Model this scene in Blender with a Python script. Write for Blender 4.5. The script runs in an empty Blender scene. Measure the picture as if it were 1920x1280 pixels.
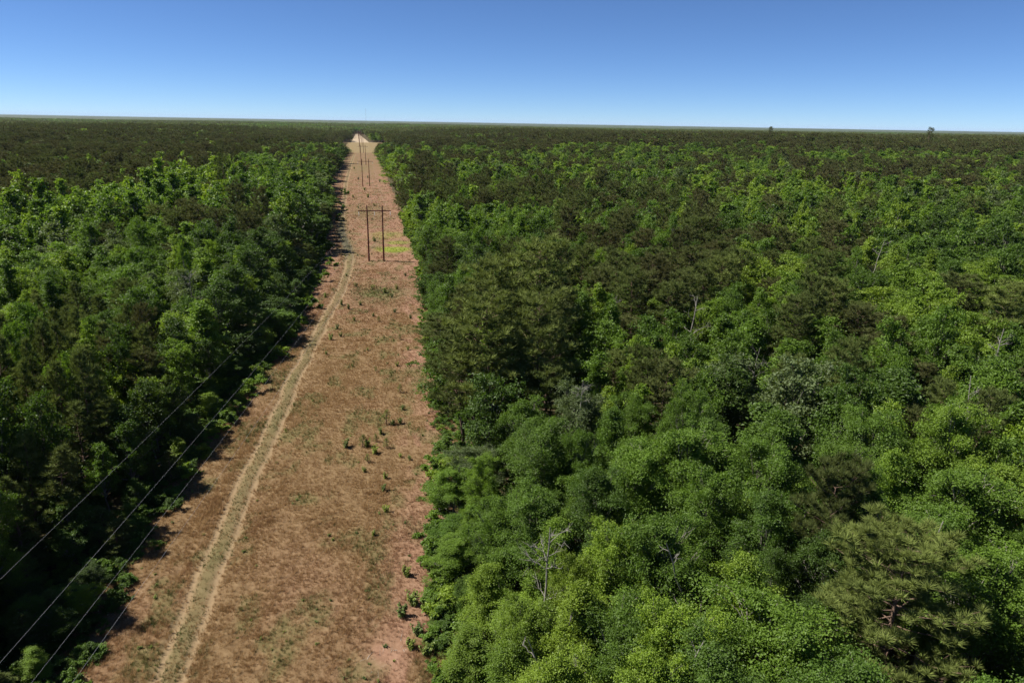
import bpy, bmesh, math, random
import numpy as np
from mathutils import Vector, Matrix

# ------------------------------------------------------------------ camera, sky, sun, exposure
scene = bpy.context.scene
R_ = math.radians
CAM_H = 40.0
YAW, PITCH, ROLL = R_(12.1), R_(17.1), R_(1.0)
cam_d = bpy.data.cameras.new('camera')
cam = bpy.data.objects.new('camera', cam_d)
scene.collection.objects.link(cam)
cam_d.sensor_width = 36.0
cam_d.lens = 24.94
cam_d.clip_start = 0.5
cam_d.clip_end = 80000.0
fwd = Vector((math.sin(YAW)*math.cos(PITCH), math.cos(YAW)*math.cos(PITCH), -math.sin(PITCH)))
rt = Vector((math.cos(YAW), -math.sin(YAW), 0.0))
up = rt.cross(fwd)
rt2 = rt*math.cos(ROLL) + up*math.sin(ROLL)
up2 = up*math.cos(ROLL) - rt*math.sin(ROLL)
cam.matrix_world = Matrix(((rt2.x, up2.x, -fwd.x, 0.0), (rt2.y, up2.y, -fwd.y, 0.0),
                           (rt2.z, up2.z, -fwd.z, CAM_H), (0, 0, 0, 1)))
scene.camera = cam

SUN_EL = R_(52.0)
SUN_AZ = R_(-74.0)          # from +Y (along the power line) towards +X; negative = track side
world = bpy.data.worlds.new('World')
scene.world = world
world.use_nodes = True
wn = world.node_tree
bg = wn.nodes['Background']
sky = wn.nodes.new('ShaderNodeTexSky')
sky.sky_type = 'NISHITA'
sky.sun_disc = False
sky.sun_elevation = SUN_EL
sky.sun_rotation = SUN_AZ
sky.altitude = 5600.0
sky.air_density = 1.0
sky.dust_density = 0.0
sky.ozone_density = 9.0
wn.links.new(sky.outputs[0], bg.inputs[0])
bg.inputs[1].default_value = 0.050

sun_d = bpy.data.lights.new('sun', 'SUN')
sun_d.energy = 4.1
sun_d.angle = R_(0.53)
sun_d.color = (1.0, 0.95, 0.87)
sun = bpy.data.objects.new('sun', sun_d)
scene.collection.objects.link(sun)
sdir = Vector((math.sin(SUN_AZ)*math.cos(SUN_EL), math.cos(SUN_AZ)*math.cos(SUN_EL), math.sin(SUN_EL)))
sun.rotation_euler = sdir.to_track_quat('Z', 'Y').to_euler()
sun.location = sdir*300

vs = scene.view_settings
vs.view_transform = 'Standard'
vs.look = 'None'
vs.exposure = 1.3
vs.gamma = 1.0
vs.use_curve_mapping = False
cy = scene.cycles
cy.max_bounces = 6
cy.diffuse_bounces = 3
cy.glossy_bounces = 2
cy.transmission_bounces = 3
cy.transparent_max_bounces = 4
cy.volume_bounces = 0
cy.caustics_reflective = False
cy.caustics_refractive = False
cy.use_denoising = True
cy.denoiser = 'OPENIMAGEDENOISE'
cy.denoising_prefilter = 'NONE'
cy.denoising_input_passes = 'RGB_ALBEDO_NORMAL'
cy.use_adaptive_sampling = False

# ------------------------------------------------------------------ helpers
rng = np.random.default_rng(7)
random.seed(7)
COL = scene.collection

def link(o, parent=None):
    COL.objects.link(o)
    if parent is not None:
        o.parent = parent
    return o

def tag(o, label=None, cat=None, group=None, kind=None):
    if label: o['label'] = label
    if cat: o['category'] = cat
    if group: o['group'] = group
    if kind: o['kind'] = kind
    return o

def empty(name, loc, rz=0.0):
    o = bpy.data.objects.new(name, None)
    o.empty_display_size = 0.3
    o.location = loc
    o.rotation_euler = (0, 0, rz)
    return link(o)

def np_mesh(name, V, faces_idx, nper, mats, face_attr=None, mat_idx=None, smooth=False, vert_attr=None):
    """faces_idx: flat int array, nper: int (verts per face)"""
    me = bpy.data.meshes.new(name)
    V = np.ascontiguousarray(V, dtype=np.float32)
    F = np.ascontiguousarray(faces_idx, dtype=np.int32).ravel()
    nf = len(F)//nper
    me.vertices.add(len(V)); me.vertices.foreach_set('co', V.ravel())
    me.loops.add(len(F)); me.loops.foreach_set('vertex_index', F)
    me.polygons.add(nf)
    me.polygons.foreach_set('loop_start', np.arange(0, len(F), nper, dtype=np.int32))
    try:
        me.polygons.foreach_set('loop_total', np.full(nf, nper, dtype=np.int32))
    except Exception:
        pass
    if mat_idx is not None:
        me.polygons.foreach_set('material_index', np.ascontiguousarray(mat_idx, dtype=np.int32))
    me.polygons.foreach_set('use_smooth', np.full(nf, bool(smooth)))
    for m in mats: me.materials.append(m)
    me.update(calc_edges=True)
    for src, dom in ((face_attr, 'FACE'), (vert_attr, 'POINT')):
        if src:
            for k, a in src.items():
                at = me.attributes.new(k, 'FLOAT', dom)
                at.data.foreach_set('value', np.ascontiguousarray(a, dtype=np.float32))
    return me

def unit(v):
    return v/np.maximum(np.linalg.norm(v, axis=-1, keepdims=True), 1e-9)

def sstep(a, b, x):
    t = np.clip((np.asarray(x, float)-a)/(b-a), 0, 1)
    return t*t*(3-2*t)

def vnoise(x, y, seed=0):
    """cheap smooth value noise in [0,1]"""
    x = np.asarray(x, float); y = np.asarray(y, float)
    xi = np.floor(x).astype(np.int64); yi = np.floor(y).astype(np.int64)
    fx = x-xi; fy = y-yi
    fx = fx*fx*(3-2*fx); fy = fy*fy*(3-2*fy)
    def h(a, b):
        n = (a*374761393 + b*668265263 + seed*1274126177) & 0xffffffff
        n = ((n ^ (n >> 13))*1274126177) & 0xffffffff
        return ((n ^ (n >> 16)) & 0xffff)/65535.0
    return (h(xi, yi)*(1-fx)+h(xi+1, yi)*fx)*(1-fy)+(h(xi, yi+1)*(1-fx)+h(xi+1, yi+1)*fx)*fy

def fbm(x, y, seed=0, o=3):
    s = 0; a = 0.5; n = 0
    for i in range(o):
        s = s + a*vnoise(x*2**i, y*2**i, seed+i); n += a; a *= 0.5
    return s/n

# ------------------------------------------------------------------ materials
def new_mat(name):
    m = bpy.data.materials.new(name); m.use_nodes = True
    nt = m.node_tree
    for n in list(nt.nodes): nt.nodes.remove(n)
    return m, nt, nt.nodes.new('ShaderNodeOutputMaterial')

def nd(nt, typ, **kw):
    n = nt.nodes.new(typ)
    for k, v in kw.items(): setattr(n, k, v)
    return n

def math_n(nt, op, a, b=None, c=None):
    n = nt.nodes.new('ShaderNodeMath'); n.operation = op
    for i, v in enumerate((a, b, c)):
        if v is None: continue
        if isinstance(v, (int, float)): n.inputs[i].default_value = v
        else: nt.links.new(v, n.inputs[i])
    return n.outputs[0]

def ramp(nt, fac, stops, interp='LINEAR'):
    n = nt.nodes.new('ShaderNodeValToRGB'); n.color_ramp.interpolation = interp
    el = n.color_ramp.elements
    while len(el) < len(stops): el.new(0.5)
    for e, (p, c) in zip(el, stops):
        e.position = p; e.color = (*c, 1)
    if fac is not None: nt.links.new(fac, n.inputs[0])
    return n.outputs[0]

def mixc(nt, fac, a, b, blend='MIX'):
    n = nt.nodes.new('ShaderNodeMix'); n.data_type = 'RGBA'; n.blend_type = blend
    for s, v in ((n.inputs[0], fac), (n.inputs[6], a), (n.inputs[7], b)):
        if isinstance(v, (int, float)): s.default_value = v
        elif isinstance(v, tuple): s.default_value = (*v, 1)
        else: nt.links.new(v, s)
    return n.outputs[2]

def attr(nt, name, typ='GEOMETRY'):
    n = nt.nodes.new('ShaderNodeAttribute'); n.attribute_name = name; n.attribute_type = typ
    return n.outputs['Fac']

def noise(nt, scale, detail=3.0, vec=None, rough=0.55):
    n = nt.nodes.new('ShaderNodeTexNoise'); n.inputs['Scale'].default_value = scale
    n.inputs['Detail'].default_value = detail; n.inputs['Roughness'].default_value = rough
    if vec is not None: nt.links.new(vec, n.inputs['Vector'])
    return n.outputs[0]

def leaf_material(name, stops, transl=0.42, gain=1.0, rough=0.5, spec=0.30, tint=(1.25, 1.3, 0.55)):
    m, nt, out = new_mat(name)
    tone = attr(nt, 'tone', 'INSTANCER')
    oi = nt.nodes.new('ShaderNodeObjectInfo')
    v = attr(nt, 'v')
    t = math_n(nt, 'ADD', tone, math_n(nt, 'MULTIPLY', math_n(nt, 'SUBTRACT', oi.outputs['Random'], 0.5), 0.10))
    t = math_n(nt, 'ADD', t, math_n(nt, 'MULTIPLY', math_n(nt, 'SUBTRACT', v, 0.5), 0.16))
    c = ramp(nt, t, stops)
    br = math_n(nt, 'MULTIPLY_ADD', v, 0.55*gain, 0.72*gain)
    rb = math_n(nt, 'MULTIPLY_ADD', math_n(nt, 'FRACT', math_n(nt, 'MULTIPLY', oi.outputs['Random'], 7.31)), 0.3, 0.85)
    br = math_n(nt, 'MULTIPLY', br, rb)
    vm = nt.nodes.new('ShaderNodeVectorMath'); vm.operation = 'SCALE'
    nt.links.new(c, vm.inputs[0]); nt.links.new(br, vm.inputs['Scale'])
    c = vm.outputs[0]
    p = nt.nodes.new('ShaderNodeBsdfPrincipled')
    nt.links.new(c, p.inputs['Base Color'])
    p.inputs['Roughness'].default_value = rough
    p.inputs['Specular IOR Level'].default_value = spec
    tr = nt.nodes.new('ShaderNodeBsdfTranslucent')
    nt.links.new(mixc(nt, 1.0, c, tint, 'MULTIPLY'), tr.inputs[0])
    mx = nt.nodes.new('ShaderNodeMixShader'); mx.inputs[0].default_value = transl
    nt.links.new(p.outputs[0], mx.inputs[1]); nt.links.new(tr.outputs[0], mx.inputs[2])
    nt.links.new(mx.outputs[0], out.inputs[0])
    return m

BROAD = [(0.0, (0.112, 0.150, 0.058)), (0.10, (0.070, 0.100, 0.024)), (0.22, (0.056, 0.100, 0.015)), (0.38, (0.072, 0.130, 0.017)),
         (0.56, (0.098, 0.168, 0.020)), (0.80, (0.132, 0.214, 0.024)), (1.0, (0.178, 0.252, 0.026))]
PINE = [(0.0, (0.098, 0.088, 0.038)), (0.32, (0.094, 0.108, 0.036)), (0.55, (0.106, 0.136, 0.038)), (1.0, (0.162, 0.196, 0.050))]
M_leaf = leaf_material('broadleaf_foliage', BROAD)
M_needle = leaf_material('pine_needles', PINE, transl=0.25, rough=0.7, spec=0.08, tint=(1.1, 1.1, 0.7))
M_weed = leaf_material('weed_foliage', [(0.0, (0.05, 0.075, 0.025)), (0.5, (0.10, 0.14, 0.03)), (1.0, (0.24, 0.29, 0.03))], transl=0.3)

def bark_material(name, a, b, sc=6.0):
    m, nt, out = new_mat(name)
    tc = nt.nodes.new('ShaderNodeTexCoord')
    mp = nt.nodes.new('ShaderNodeMapping'); mp.inputs['Scale'].default_value = (1, 1, 0.25)
    nt.links.new(tc.outputs['Object'], mp.inputs[0])
    n = noise(nt, sc, 4, mp.outputs[0])
    c = ramp(nt, n, [(0.3, a), (0.7, b)])
    p = nt.nodes.new('ShaderNodeBsdfPrincipled'); nt.links.new(c, p.inputs[0]); p.inputs['Roughness'].default_value = 0.9
    p.inputs['Specular IOR Level'].default_value = 0.2
    bp = nt.nodes.new('ShaderNodeBump'); bp.inputs['Strength'].default_value = 0.5; bp.inputs['Distance'].default_value = 0.03
    nt.links.new(n, bp.inputs['Height']); nt.links.new(bp.outputs[0], p.inputs['Normal'])
    nt.links.new(p.outputs[0], out.inputs[0])
    return m

M_bark = bark_material('hardwood_bark', (0.11, 0.095, 0.078), (0.27, 0.245, 0.21))
M_pbark = bark_material('pine_bark', (0.085, 0.055, 0.04), (0.21, 0.14, 0.10))
M_dead = bark_material('weathered_dead_wood', (0.12, 0.108, 0.092), (0.27, 0.25, 0.22))
M_twig = bark_material('bleached_twigs', (0.24, 0.22, 0.19), (0.42, 0.39, 0.35))
M_log = bark_material('fallen_log_bark', (0.24, 0.15, 0.10), (0.40, 0.27, 0.19))
M_pole = bark_material('weathered_brown_pole', (0.080, 0.024, 0.016), (0.15, 0.047, 0.031), 3.0)

def plain(name, col, rough=0.5, metal=0.0):
    m, nt, out = new_mat(name)
    p = nt.nodes.new('ShaderNodeBsdfPrincipled')
    n = noise(nt, 3.0, 3)
    c = mixc(nt, n, tuple(x*0.8 for x in col), tuple(min(1, x*1.15) for x in col))
    nt.links.new(c, p.inputs[0]); p.inputs['Roughness'].default_value = rough; p.inputs['Metallic'].default_value = metal
    nt.links.new(p.outputs[0], out.inputs[0])
    return m
M_wire = plain('aluminium_conductor', (0.26, 0.26, 0.27), 0.6, 0.0)
M_ins = plain('porcelain_insulator', (0.75, 0.74, 0.70), 0.25)
M_mast = plain('galvanised_mast', (0.25, 0.24, 0.25), 0.6)

# ------------------------------------------------------------------ the lie of the land
EL = np.array([[-40, -23], [20, -22], [48, -21.8], [70, -21.2], [89, -20.4], [111, -18.2], [144, -13.2], [200, -12.2], [280, -12.8], [400, -14.5], [558, -16],
               [780, -13.5], [913, -9], [965, -9], [990, -24], [1400, -24], [1410, -9], [2250, -3], [2300, -1]], float)
ER = np.array([[-40, 0], [20, 1.5], [43, 3.6], [59, 5.2], [85, 9.2], [130, 11.2], [211, 16.6], [349, 16.6], [600, 17.5], [792, 18.2], [970, 18], [990, 44],
               [1405, 44], [1415, 19], [2250, 2], [2300, 1]], float)
def edge_l(y): return np.interp(y, EL[:, 0], EL[:, 1]) + (vnoise(np.asarray(y, float)/9.0, 0.5, 3)-0.5)*2.2
def edge_r(y): return np.interp(y, ER[:, 0], ER[:, 1]) + (vnoise(np.asarray(y, float)/9.0, 7.5, 5)-0.5)*2.2
TR = np.array([[0, -16.2], [47, -15.7], [68, -14.6], [85, -13.5], [107.6, -11.9], [133, -9.6], [160, -6.9], [184, -4.7], [205, -3.9], [222, -4.0], [240, -5.0], [266, -7.2], [300, -8.2],
               [380, -8.2], [487, -9], [700, -7.5], [950, -4]], float)
_yy = np.linspace(0, 950, 951)
_tx = np.convolve(np.pad(np.interp(_yy, TR[:, 0], TR[:, 1]), 10, mode='edge'), np.ones(21)/21, 'valid')
def track_x(y): return np.interp(y, _yy, _tx)

def terrain(x, y):
    x = np.asarray(x, float); y = np.asarray(y, float)
    d = np.hypot(x, y)
    right = sstep(60, 260, x)*sstep(480, 860, d)*11.0
    left = sstep(60, 300, -x)*sstep(420, 1100, d)*6.0
    h = (right+left)*(1-0.75*sstep(1300, 2600, d))
    h = h + sstep(60, 250, np.abs(x))*sstep(250, 700, d)*(fbm(x/260, y/260, 11)-0.5)*7
    h = h + sstep(2500, 6000, d)*(fbm(x/1500, y/1500, 21)-0.5)*22
    return h

# ------------------------------------------------------------------ ground sheet (forest floor) out to the horizon
def ground_material():
    m, nt, out = new_mat('forest_floor_litter')
    g = nt.nodes.new('ShaderNodeNewGeometry')
    n1 = noise(nt, 0.09, 3, g.outputs['Position']); n2 = noise(nt, 1.7, 5, g.outputs['Position'], 0.7)
    c = ramp(nt, n2, [(0.25, (0.030, 0.022, 0.014)), (0.5, (0.075, 0.050, 0.030)), (0.75, (0.13, 0.085, 0.05))])
    c = mixc(nt, math_n(nt, 'MULTIPLY', n1, 0.6), c, (0.035, 0.050, 0.016))
    p = nt.nodes.new('ShaderNodeBsdfPrincipled'); nt.links.new(c, p.inputs[0]); p.inputs['Roughness'].default_value = 0.95
    p.inputs['Specular IOR Level'].default_value = 0.1
    nt.links.new(p.outputs[0], out.inputs[0])
    return m

rr = np.concatenate([[0.0], np.geomspace(8, 44000, 150)])
na = 240
aa = np.linspace(0, 2*np.pi, na, endpoint=False)
GX = np.outer(rr, np.sin(aa)); GY = np.outer(rr, np.cos(aa))
GZ = terrain(GX, GY)
V = np.stack([GX, GY, GZ], -1).reshape(-1, 3)
i, j = np.meshgrid(np.arange(len(rr)-1), np.arange(na), indexing='ij')
j2 = (j+1) % na
F = np.stack([i*na+j, i*na+j2, (i+1)*na+j2, (i+1)*na+j], -1).reshape(-1, 4)[:, ::-1]
ground = bpy.data.objects.new('ground', np_mesh('ground', V, F, 4, [ground_material()], smooth=True))
tag(link(ground), 'dark leaf-littered forest floor under the trees', None, None, 'structure')

# ------------------------------------------------------------------ the cleared strip: grass sheet with wheel ruts
def strip_masks(X, Y):
    tx = track_x(Y)
    wob = (vnoise(Y/6.0, X*0, 31)-0.5)*0.5
    dx = X-tx-wob
    on = 1-sstep(880, 940, Y)
    wd = 0.40
    rut = np.maximum(np.exp(-((dx-1.0)/wd)**2), np.exp(-((dx+1.0)/wd)**2))*on
    mid = np.exp(-(dx/0.85)**4)*on
    pink = np.clip(0.70*sstep(105, 200, Y) + 0.8*sstep(-7.5, -1.0, X-edge_r(Y))*(fbm(X/4, Y/9, 41) > 0.42), 0, 1)
    pink = np.clip(pink + (fbm(X/7, Y/14, 43)-0.5)*0.9, 0, 1)
    pink = np.maximum(pink, np.exp(-(((X-0.4)/2.2)**2+((Y-46.3)/2.4)**2)**2))
    pink = pink*(1-0.7*sstep(420, 760, Y))
    fieldm = sstep(930, 990, Y)*(1-sstep(1395, 1415, Y))
    sand = sstep(1395, 1415, Y)
    gy = np.exp(-(((X-9.8)/5.8)**2+((Y-231)/5.5)**2)**2)      # bright yellow-green patch by the frame
    gy = np.maximum(gy, 0.7*np.exp(-(((X-11.5)/4.0)**2+((Y-244)/4)**2)**2))
    gy = np.maximum(gy, 0.35*np.exp(-(((X-9)/7)**2+((Y-262)/9)**2)**2))
    gy = np.clip(gy*(0.5+1.1*fbm(X/1.6, Y/2.6, 57)), 0, 1)
    gr = 1.0*np.exp(-(((X-3.6)/6.5)**2+((Y-170)/9)**2)) + 0.5*np.exp(-(((X-3)/9)**2+((Y-330)/30)**2)) + 0.45*np.exp(-(((X-2)/9)**2+((Y-640)/60)**2))
    gr = np.maximum(gr, 0.7*np.exp(-(((X-track_x(Y))/2.6)**2))*sstep(165, 215, Y)*(1-sstep(300, 380, Y)))
    gr = np.clip(gr*(0.4+1.2*fbm(X/2.2, Y/4, 47)), 0, 1)
    gr = np.maximum(gr, sstep(0.52, 0.72, fbm(X/2.6, Y/4.5, 53))*0.55*(1-fieldm))
    gr = np.maximum(gr, 0.22*mid)
    return rut, mid, pink, fieldm, sand, gy, gr

def strip_material():
    m, nt, out = new_mat('dry_grass_ground')
    g = nt.nodes.new('ShaderNodeNewGeometry')
    P = g.outputs['Position']
    n1 = noise(nt, 0.22, 4, P, 0.6); n2 = noise(nt, 1.4, 5, P, 0.7); n3 = noise(nt, 9.0, 3, P, 0.7)
    tan = ramp(nt, n2, [(0.28, (0.089, 0.056, 0.028)), (0.5, (0.144, 0.093, 0.046)), (0.72, (0.195, 0.134, 0.071))])
    pink = ramp(nt, n2, [(0.28, (0.140, 0.080, 0.050)), (0.5, (0.204, 0.116, 0.074)), (0.72, (0.260, 0.160, 0.109))])
    c = mixc(nt, attr(nt, 'pink'), tan, pink)
    c = mixc(nt, math_n(nt, 'MULTIPLY', attr(nt, 'green'), 0.75), c, mixc(nt, n2, (0.042, 0.059, 0.017), (0.105, 0.112, 0.035)))
    c = mixc(nt, attr(nt, 'lime'), c, mixc(nt, n2, (0.09, 0.12, 0.02), (0.21, 0.23, 0.035)))
    midc = mixc(nt, n2, (0.070, 0.068, 0.030), (0.15, 0.125, 0.060))
    c = mixc(nt, math_n(nt, 'MULTIPLY', math_n(nt, 'MULTIPLY', attr(nt, 'mid'), n1), 0.9), c, midc)
    rutf = math_n(nt, 'SMOOTHSTEP' if False else 'MULTIPLY', attr(nt, 'rut'), math_n(nt, 'MULTIPLY_ADD', n3, 0.9, 0.25))
    rutf = math_n(nt, 'MINIMUM', math_n(nt, 'MULTIPLY', rutf, math_n(nt, 'MULTIPLY_ADD', n1, 1.3, 0.6)), 0.95)
    c = mixc(nt, rutf, c, mixc(nt, n2, (0.172, 0.119, 0.065), (0.238, 0.172, 0.101)))
    c = mixc(nt, math_n(nt, 'MULTIPLY', attr(nt, 'mud'), 0.85), c, mixc(nt, n2, (0.035, 0.035, 0.022), (0.084, 0.077, 0.049)))
    c = mixc(nt, attr(nt, 'field'), c, mixc(nt, n1, (0.140, 0.108, 0.052), (0.217, 0.158, 0.081)))
    c = mixc(nt, attr(nt, 'sand'), c, mixc(nt, n1, (0.266, 0.203, 0.133), (0.350, 0.280, 0.196)))
    p = nt.nodes.new('ShaderNodeBsdfPrincipled'); nt.links.new(c, p.inputs[0]); p.inputs['Roughness'].default_value = 0.95
    p.inputs['Specular IOR Level'].default_value = 0.1
    bp = nt.nodes.new('ShaderNodeBump'); bp.inputs['Strength'].default_value = 0.6; bp.inputs['Distance'].default_value = 0.12
    nt.links.new(math_n(nt, 'ADD', n2, math_n(nt, 'MULTIPLY', n3, 0.5)), bp.inputs['Height'])
    nt.links.new(bp.outputs[0], p.inputs['Normal'])
    nt.links.new(p.outputs[0], out.inputs[0])
    return m

ys = np.concatenate([np.arange(24, 200, 0.5), np.arange(200, 340, 1.0), np.geomspace(340, 2300, 260)])
us = np.linspace(0, 1, 130)
YL = edge_l(ys)-3.0; YR = edge_r(ys)+3.0
SX = YL[:, None]*(1-us)+YR[:, None]*us
SY = np.repeat(ys[:, None], len(us), 1)
rut, mid, pink, fieldm, sand, gy, gr = strip_masks(SX, SY)
mud = np.exp(-((SX-track_x(SY))/1.5)**2)*sstep(225, 238, SY)*(1-sstep(275, 290, SY)) + 0.7*rut*sstep(205, 225, SY)*(1-sstep(300, 340, SY))
mud = np.clip(mud, 0, 1)
SZ = 0.05 + (fbm(SX/1.3, SY/1.3, 61)-0.5)*0.16 + (fbm(SX/8, SY/8, 67)-0.5)*0.25 - 0.13*rut
edgef = sstep(0, 0.05, us)[None, :]*sstep(0, 0.05, 1-us)[None, :]
SZ = SZ*edgef - 0.03*(1-edgef) + 0.28*edgef + np.where(SY > 320, terrain(SX, SY), 0)
V = np.stack([SX, SY, SZ], -1).reshape(-1, 3)
nu = len(us)
i, j = np.meshgrid(np.arange(len(ys)-1), np.arange(nu-1), indexing='ij')
F = np.stack([i*nu+j, i*nu+j+1, (i+1)*nu+j+1, (i+1)*nu+j], -1).reshape(-1, 4)
va = {k: a.ravel() for k, a in dict(rut=rut, mid=mid, pink=pink, field=fieldm, sand=sand, lime=gy, green=gr, mud=mud).items()}
strip = bpy.data.objects.new('grass_strip', np_mesh('grass_strip', V, F, 4, [strip_material()], smooth=True, vert_attr=va))
tag(link(strip), 'cleared strip of dry reddish grass with a two-rut track', None, None, 'structure')
def strip_z(x, y):
    x = np.asarray(x, float); y = np.asarray(y, float)
    return 0.33 + (fbm(x/8, y/8, 67)-0.5)*0.25

# ------------------------------------------------------------------ tree prototypes
def tube(paths, sides):
    """paths: list of (pts (n,3), radii (n)); returns V, F(quads)"""
    Vs = []; Fs = []; off = 0
    ang = np.linspace(0, 2*np.pi, sides, endpoint=False)
    for pts, rad in paths:
        pts = np.asarray(pts, float); rad = np.asarray(rad, float); n = len(pts)
        tg = unit(np.gradient(pts, axis=0))
        ref = np.where(np.abs(tg[:, 2:3]) > 0.9, np.array([[1.0, 0, 0]]), np.array([[0, 0, 1.0]]))
        a = unit(np.cross(tg, ref)); b = np.cross(tg, a)
        ring = pts[:, None, :] + rad[:, None, None]*(np.cos(ang)[None, :, None]*a[:, None, :]+np.sin(ang)[None, :, None]*b[:, None, :])
        Vs.append(ring.reshape(-1, 3))
        i, j = np.meshgrid(np.arange(n-1), np.arange(sides), indexing='ij')
        j2 = (j+1) % sides
        Fs.append(np.stack([i*sides+j, i*sides+j2, (i+1)*sides+j2, (i+1)*sides+j], -1).reshape(-1, 4)+off)
        off += n*sides
    return np.concatenate(Vs), np.concatenate(Fs)

def curve_pts(r, a, b, n, bend, rise=0.0):
    t = np.linspace(0, 1, n)[:, None]
    p = np.asarray(a)[None]*(1-t)+np.asarray(b)[None]*t
    L = np.linalg.norm(np.asarray(b)-np.asarray(a))
    k = r.normal(size=(1, 3))*bend*L
    k2 = r.normal(size=(n, 3))*bend*L*0.25
    p = p + k*(t*(1-t)*2) + k2*(t*(1-t)*4)
    p[:, 2] += rise*L*(t[:, 0]*(1-t[:, 0])*2)
    return p

def leaf_quads(r, P, N, size, aspect):
    n = len(P)
    d = unit(np.cross(N, r.normal(size=(n, 3)))); s = np.cross(N, d)
    L = (size*r.uniform(0.7, 1.3, n))[:, None]; W = L*aspect
    fold = N*L*0.12
    Vq = np.stack([P-d*L*0.5, P+s*W*0.5+fold, P+d*L*0.5, P-s*W*0.5+fold], 1)
    return Vq.reshape(-1, 3), np.arange(4*n).reshape(-1, 4)

def rand_dirs(r, n, zmin=-1.0):
    z = r.uniform(zmin, 1, n); a = r.uniform(0, 2*np.pi, n); q = np.sqrt(1-z*z)
    return np.stack([q*np.cos(a), q*np.sin(a), z], -1)

def make_broadleaf(seed, H, R, lobes, clumps, leaves, leaf, shape='round', base=0.28, detail=2, droop=0.7):
    """branches reach out to lobes; every lobe carries layered, flattened leaf sprays with air between them"""
    r = np.random.default_rng(seed)
    zb = base*H
    Cs = []; Rl = []
    ph = r.uniform(0, 6.28, 3)
    for k in range(lobes):
        a = k*2.399963 + r.uniform(-.5, .5)
        t = (k+0.5)/lobes
        if shape == 'round': prof = math.sqrt(max(0.02, 1-((t-0.36)/0.66)**2))
        elif shape == 'cone': prof = max(0.06, (1-t)**0.75)
        else: prof = 0.55+0.45*math.sin(math.pi*min(1, t*1.1)) if t < 0.85 else 0.35
        rad = R*0.80*prof*(r.uniform(0.55, 1.0) if k % 4 else r.uniform(0.15, 0.5))*r.uniform(0.85, 1.15)
        rad *= 1+0.26*math.sin(2*a+ph[0])+0.20*math.sin(3*a+ph[1]+3*t)
        if r.random() < 0.12: rad *= 1.25
        if k == lobes-1: rad *= 0.25
        Cs.append((rad*math.cos(a), rad*math.sin(a), zb+(H-zb)*(0.08+0.84*t+0.07*math.sin(2*a+ph[2]))+r.normal()*0.45))
        Rl.append(R*(0.13+0.11*prof)*r.uniform(0.65, 1.35))
    Cs = np.array(Cs); Rl = np.array(Rl)
    nC = lobes*clumps
    li = np.repeat(np.arange(lobes), clumps)
    outw = unit(Cs*np.array([1, 1, 0])+np.array([0, 0, 0.35*R]))
    cd = unit(rand_dirs(r, nC, -0.5) + 0.55*outw[li])
    cc = Cs[li] + cd*Rl[li][:, None]*r.uniform(0.4, 1.65, (nC, 1))*np.array([1, 1, 0.75])
    cr = R*np.clip(r.lognormal(math.log(0.078), 0.38, nC), 0.03, 0.18)
    cv = np.clip(0.5*r.uniform(0, 1, lobes)[li]+0.5*r.uniform(0, 1, nC), 0, 1)
    w = cr**2; cnt = np.maximum(3, np.round(leaves*nC*w/w.sum())).astype(int)
    ci = np.repeat(np.arange(nC), cnt); nL = len(ci)
    # spray frame: axis out along the twig, thin direction near vertical
    ax = unit(cd*np.array([1, 1, 0.45]) + r.normal(size=(nC, 3))*0.3)
    upv = unit(np.array([0, 0, 1.0])+cd*0.55+r.normal(size=(nC, 3))*0.28)
    sd = unit(np.cross(ax, upv)); th = np.cross(sd, ax)
    l1 = r.normal(size=(nL, 1))*0.75; l2 = r.normal(size=(nL, 1))*0.62; l3 = r.normal(size=(nL, 1))*0.26
    q = (ax[ci]*l1 + sd[ci]*l2 + th[ci]*(l3-0.20*(l1*l1+l2*l2)))*cr[ci][:, None]*1.25
    P = cc[ci] + q
    N = unit(th[ci]*0.75 + cd[ci]*0.15 + np.array([0, 0, 0.25]) + (ax[ci]*l1+sd[ci]*l2)*0.35 + r.normal(size=(nL, 3))*0.72)
    zt = np.percentile(P[:, 2], 99.8); P[:, 2] *= H/zt; Cs[:, 2] *= H/zt; cc[:, 2] *= H/zt
    Vq, Fq = leaf_quads(r, P, N, leaf, 0.62)
    fv = np.clip(0.5*cv[ci]+0.5*r.uniform(0, 1, nL), 0, 1)
    crown = np_mesh('crown', Vq, Fq, 4, [M_leaf], face_attr={'v': fv})
    # trunk and limbs
    tr = 0.028*H*0.55
    top = np.array([r.normal()*0.3, r.normal()*0.3, H*0.80])
    tp = curve_pts(r, (0, 0, -0.4), top, 8, 0.03)
    paths = [(tp, np.linspace(tr, tr*0.25, 8))]
    if detail >= 1:
        for k in range(lobes):
            zq = np.clip(Cs[k, 2]*0.62, H*0.16, H*0.72)
            f = (zq+0.4)/(top[2]+0.4)
            st = np.array([np.interp(f, np.linspace(0, 1, 8), tp[:, q]) for q in range(3)])
            rad0 = tr*(1-0.75*f)*0.55
            lp = curve_pts(r, st, Cs[k], 5, 0.07, 0.08)
            paths.append((lp, np.linspace(rad0, rad0*0.4, 5)))
            if detail >= 2:
                for c in range(clumps):
                    q = k*clumps+c
                    if c % 2 == 0:
                        tw = curve_pts(r, lp[2+(c % 3)], cc[q], 4, 0.08)
                        paths.append((tw, np.linspace(rad0*0.36, 0.016, 4)))
    Vt, Ft = tube(paths, 6 if detail >= 2 else 4)
    trunk = np_mesh('trunk', Vt, Ft, 4, [M_bark], smooth=True)
    return trunk, crown

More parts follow.
